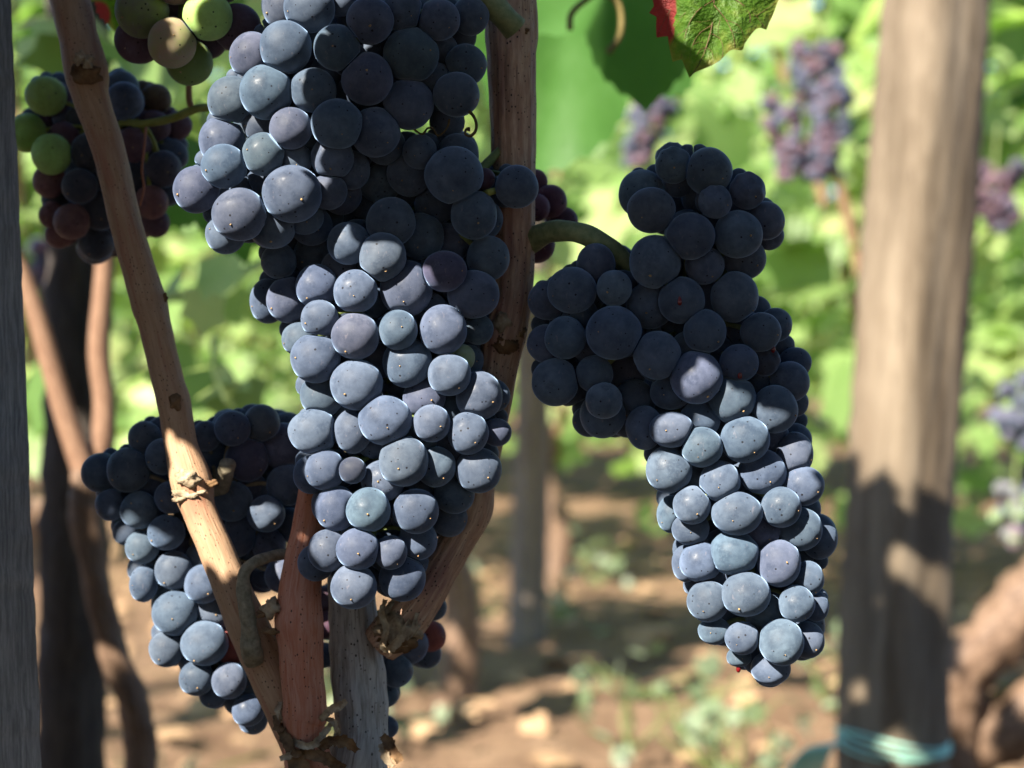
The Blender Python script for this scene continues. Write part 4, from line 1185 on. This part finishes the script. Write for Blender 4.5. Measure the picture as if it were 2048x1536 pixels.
def in_lit(c, s, margin=0.75):
    for d, poly in LIT:
        t = (d - c[1]) / -S.y
        if t < 0: continue
        h = np.array(c) - np.array(S) * t
        x, y = 1024 + h[0] / d * FPX, 768 - (h[2] - CAMZ) / d * FPX
        q = np.array(poly, float); inside = False; best = 1e9
        for i in range(len(q)):
            a, b = q[i], q[(i + 1) % len(q)]
            if (a[1] > y) != (b[1] > y) and x < (b[0] - a[0]) * (y - a[1]) / (b[1] - a[1]) + a[0]: inside = not inside
            e = b - a; u = np.clip(((x - a[0]) * e[0] + (y - a[1]) * e[1]) / (e @ e), 0, 1)
            best = min(best, math.hypot(x - a[0] - u * e[0], y - a[1] - u * e[1]))
        if inside or best < s * margin * FPX / d: return True
    return False


r_ = np.random.default_rng(21)
cc, ss = [], []
while len(cc) < 2300:
    c = np.array([r_.uniform(-1.3, 1.3), r_.normal(0.40, 0.30), 0.18 + 1.08 * r_.beta(1.4, 1.0)]); s = r_.uniform(0.035, 0.06)
    if c[1] < -0.45 or c[1] > 1.05: continue
    yy = max(c[1], 0.0)
    above = c[2] - CAMZ > 0.228 * yy + s * 1.1
    beside = abs(c[0]) > 0.305 * yy + s * 1.1 + 0.03
    if c[1] > -0.12 and not (above or beside): continue
    if c[1] <= -0.12 and np.hypot(c[0], c[2] - CAMZ) < 0.22: continue
    if math.hypot(c[0], c[1]) < 0.16 and abs(c[2] - CAMZ) < 0.14: continue
    if in_lit(c, s): continue
    h = c - np.array(S) * ((1.33 - c[1]) / -S.y)                # towards its foot the thick post falls into dappled shade
    hx, hy = 1024 + h[0] / 1.33 * FPX, 768 - (h[2] - CAMZ) / 1.33 * FPX
    if 1560 < hx < 2060 and hy < 1300 and r_.uniform() > (hy - 700) / 700: continue
    cc.append(c); ss.append(s)
foliage('foliage', np.array(cc), ss, M_LEAFDK, vine, seed=22, up=0.3)  # added unseen canopy, thinned to shape sun and shade
for q, (x, y) in enumerate(((-1.7, -1.30), (-0.75, -1.35), (0.25, -1.30), (1.25, -1.35))):  # unseen vines added to hold back sky light from behind
    bg_vine(x, y, ['unseen vine behind the viewer to the far left', 'unseen vine behind the viewer to the left', 'unseen vine right behind the viewer', 'unseen vine behind the viewer to the right'][q],
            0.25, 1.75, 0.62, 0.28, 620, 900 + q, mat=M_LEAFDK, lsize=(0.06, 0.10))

# orange caned vine at the left, 0.9 m away
lv = empty('grapevine', P(170, 2440, 0.92), 'vine with orange canes joining at a crooked trunk behind the left bunch', 'grapevine')
pix_tube('cane', [(20, 480, 36, 0.92), (70, 620, 40, 0.92), (110, 760, 44, 0.92), (140, 860, 46, 0.92), (175, 960, 52, 0.92)], M_BGCANE, lv, n=14)
pix_tube('cane', [(215, 430, 38, 0.93), (208, 560, 40, 0.93), (198, 700, 44, 0.93), (208, 800, 44, 0.93), (205, 880, 50, 0.93), (185, 960, 52, 0.93)], M_BGCANE, lv, n=14)
pix_tube('trunk', [(178, 940, 66, 0.92), (172, 1020, 70, 0.92), (185, 1120, 56, 0.92), (205, 1220, 56, 0.92), (235, 1330, 60, 0.92), (270, 1420, 64, 0.92), (280, 1600, 70, 0.92), (250, 2480, 90, 0.92)], M_BGTRUNK, lv, n=16, rough=0.06)
r_ = np.random.default_rng(77)
c = [P(r_.uniform(60, 520), r_.uniform(-500, 120), r_.uniform(0.9, 1.25))[:] for _ in range(70)]
c += [P(r_.uniform(330, 520), r_.uniform(520, 800), r_.uniform(0.95, 1.2))[:] for _ in range(14)]
foliage('foliage', np.array(c), r_.uniform(0.02, 0.04, len(c)), M_LEAFBG, lv, seed=78)

VB = [
    # x, y, h0, h1, wx, wy, n
    (0.55, 2.35, 0.46, 1.7, 0.42, 0.22, 330, 'sunny leafy vine straight behind the right bunch'),
    (1.05, 2.45, 0.35, 1.7, 0.40, 0.25, 380, 'leafy vine behind the thick brown post'),
    (-0.62, 2.30, 0.42, 1.7, 0.42, 0.25, 380, 'leafy vine behind the slanting cane on the left'),
    (-0.10, 2.75, 0.62, 1.8, 0.40, 0.22, 260, 'vine seen between the middle bunch and the ridged cane'),
    (0.10, 4.3, 0.30, 1.9, 0.55, 0.3, 420, 'second row vine between the two large bunches'),
    (0.95, 4.3, 0.15, 1.9, 0.60, 0.3, 520, 'second row vine beyond the right bunch'),
    (1.75, 4.4, 0.15, 1.9, 0.60, 0.3, 520, 'second row vine at the right edge beyond the thick post'),
    (-0.85, 4.3, 0.30, 1.9, 0.60, 0.3, 480, 'second row vine beyond the bunches on the left'),
    (-1.70, 4.4, 0.25, 1.9, 0.60, 0.3, 380, 'second row vine at the left behind the dark stake'),
]
for i, (x, y, h0, h1, wx, wy, n, lab) in enumerate(VB):
    bg_vine(x, y, lab, h0, h1, wx, wy, n, 200 + i)
k = 0
for y, xs_ in ((6.6, (-1.9, -0.9, 0.1, 1.1, 2.1)), (9.2, (-2.6, -1.3, 0.0, 1.3, 2.6))):
    for x in xs_:
        side = ['far left of', 'left of', 'behind', 'right of', 'far right of'][xs_.index(x)]
        bg_vine(x, y, ('third' if y < 8 else 'fourth') + ' row sunny vine %s the middle of the picture' % side, 0.2, 2.1, 0.75, 0.4, 480, 300 + k, lsize=(0.06, 0.11)); k += 1
# distant vineyard on the slope
r_ = np.random.default_rng(5)
nn = 5200
c = np.column_stack([r_.uniform(-9, 9, nn), r_.uniform(12, 22, nn), r_.uniform(0, 1, nn)])
c[:, 2] = (c[:, 1] - 6) * 0.06 + c[:, 2] * 2.6
tag(foliage('distant_vineyard', c, r_.uniform(0.10, 0.2, nn), M_LEAFBG, None, seed=6), 'far sunlit vineyard foliage closing the view behind the rows', 'vineyard foliage', kind='stuff')

bg_bunch(1290, 235, 2.15, 105, 190, 'blurred purple bunch under the broad green leaf', seed=1, n=85)
bg_bunch(1645, 225, 2.1, 110, 270, 'largest blurred purple bunch left of the thick post', seed=2, n=150)
bg_bunch(1572, 275, 2.1, 85, 160, 'smaller blurred reddish bunch beside the largest blurred one', seed=3)
bg_bunch(1990, 395, 2.1, 120, 130, 'blurred wine red bunch right of the thick post', ('d', 'r', 'R'), seed=4, n=80)
bg_bunch(2042, 828, 1.9, 105, 140, 'pale blue blurred bunch at the right edge', ('b', 'p'), seed=5)
bg_bunch(2030, 1030, 1.9, 90, 110, 'blurred unripe bunch of yellow green and violet grapes at the right edge', ('g', 'w', 'p', 'k'), seed=6, n=34)
bg_bunch(100, 530, 1.6, 70, 90, 'dim bunch behind the grey stake above the orange canes', ('d', 'r'), seed=7, n=24)

# gnarled trunk low at the right
gt = empty('grapevine', P(1990, 1560, 1.75), 'gnarled orange brown old vine leaning low at the lower right corner', 'grapevine')
pix_tube('trunk', [(1860, 1700, 150, 1.8), (1900, 1480, 130, 1.78), (1925, 1350, 120, 1.76), (1990, 1280, 120, 1.75), (2060, 1200, 130, 1.75), (2150, 1120, 130, 1.75)], M_BGTRUNK, gt, n=24, ridge=0.04, rough=0.07, seed=8)
pix_tube('arm', [(1925, 1500, 120, 1.80), (1990, 1470, 130, 1.78), (2080, 1420, 150, 1.76), (2200, 1400, 160, 1.76)], M_BGTRUNK, gt, n=22, ridge=0.04, rough=0.07, seed=9)

# weeds on the soil
WD = [(1260, 1330, 2.3), (1130, 1160, 3.4), (1420, 1420, 2.2), (250, 1420, 1.75), (1190, 1000, 4.2), (1660, 1290, 2.6), (960, 1150, 3.6), (1480, 1500, 2.1), (700, 1500, 2.3)]
for i, (px, py, d) in enumerate(WD):
    p = P(px, py, d); p.z = 0.0
    d2 = min(d, 6.0)
    r_ = np.random.default_rng(500 + i)
    root = empty('weed', p, ['grey green weed on the soil below the right bunch', 'small weed near the foot of the distant post', 'weed tuft low between the bunches and the turquoise twine',
                             'pale weed at the foot of the orange caned vine', 'weed patch far back between the two bunches', 'weed beside the thick brown post', 'weed left of the distant post',
                             'weed at the bottom edge right of the trunk', 'weed at the bottom edge behind the near trunk'][i], 'weed', 'weeds on the soil')
    n = 15
    c = np.column_stack([p.x + r_.normal(0, 0.05, n), p.y + r_.normal(0, 0.05, n), np.abs(r_.normal(0.05, 0.05, n)) + 0.01])
    foliage('leaves', c, r_.uniform(0.012, 0.028, n), M_WEED, root, seed=600 + i)
    mb = MB()
    for q in range(6):
        v, f, u = tube_data([p, p + Vector((r_.normal(0, 0.03), r_.normal(0, 0.03), 0.06)), p + Vector((r_.normal(0, 0.06), r_.normal(0, 0.06), 0.12))], [0.002, 0.0018, 0.001], n=5, k=3); mb.add(v, f, u)
    mb.build('stem', M_STALK, root)
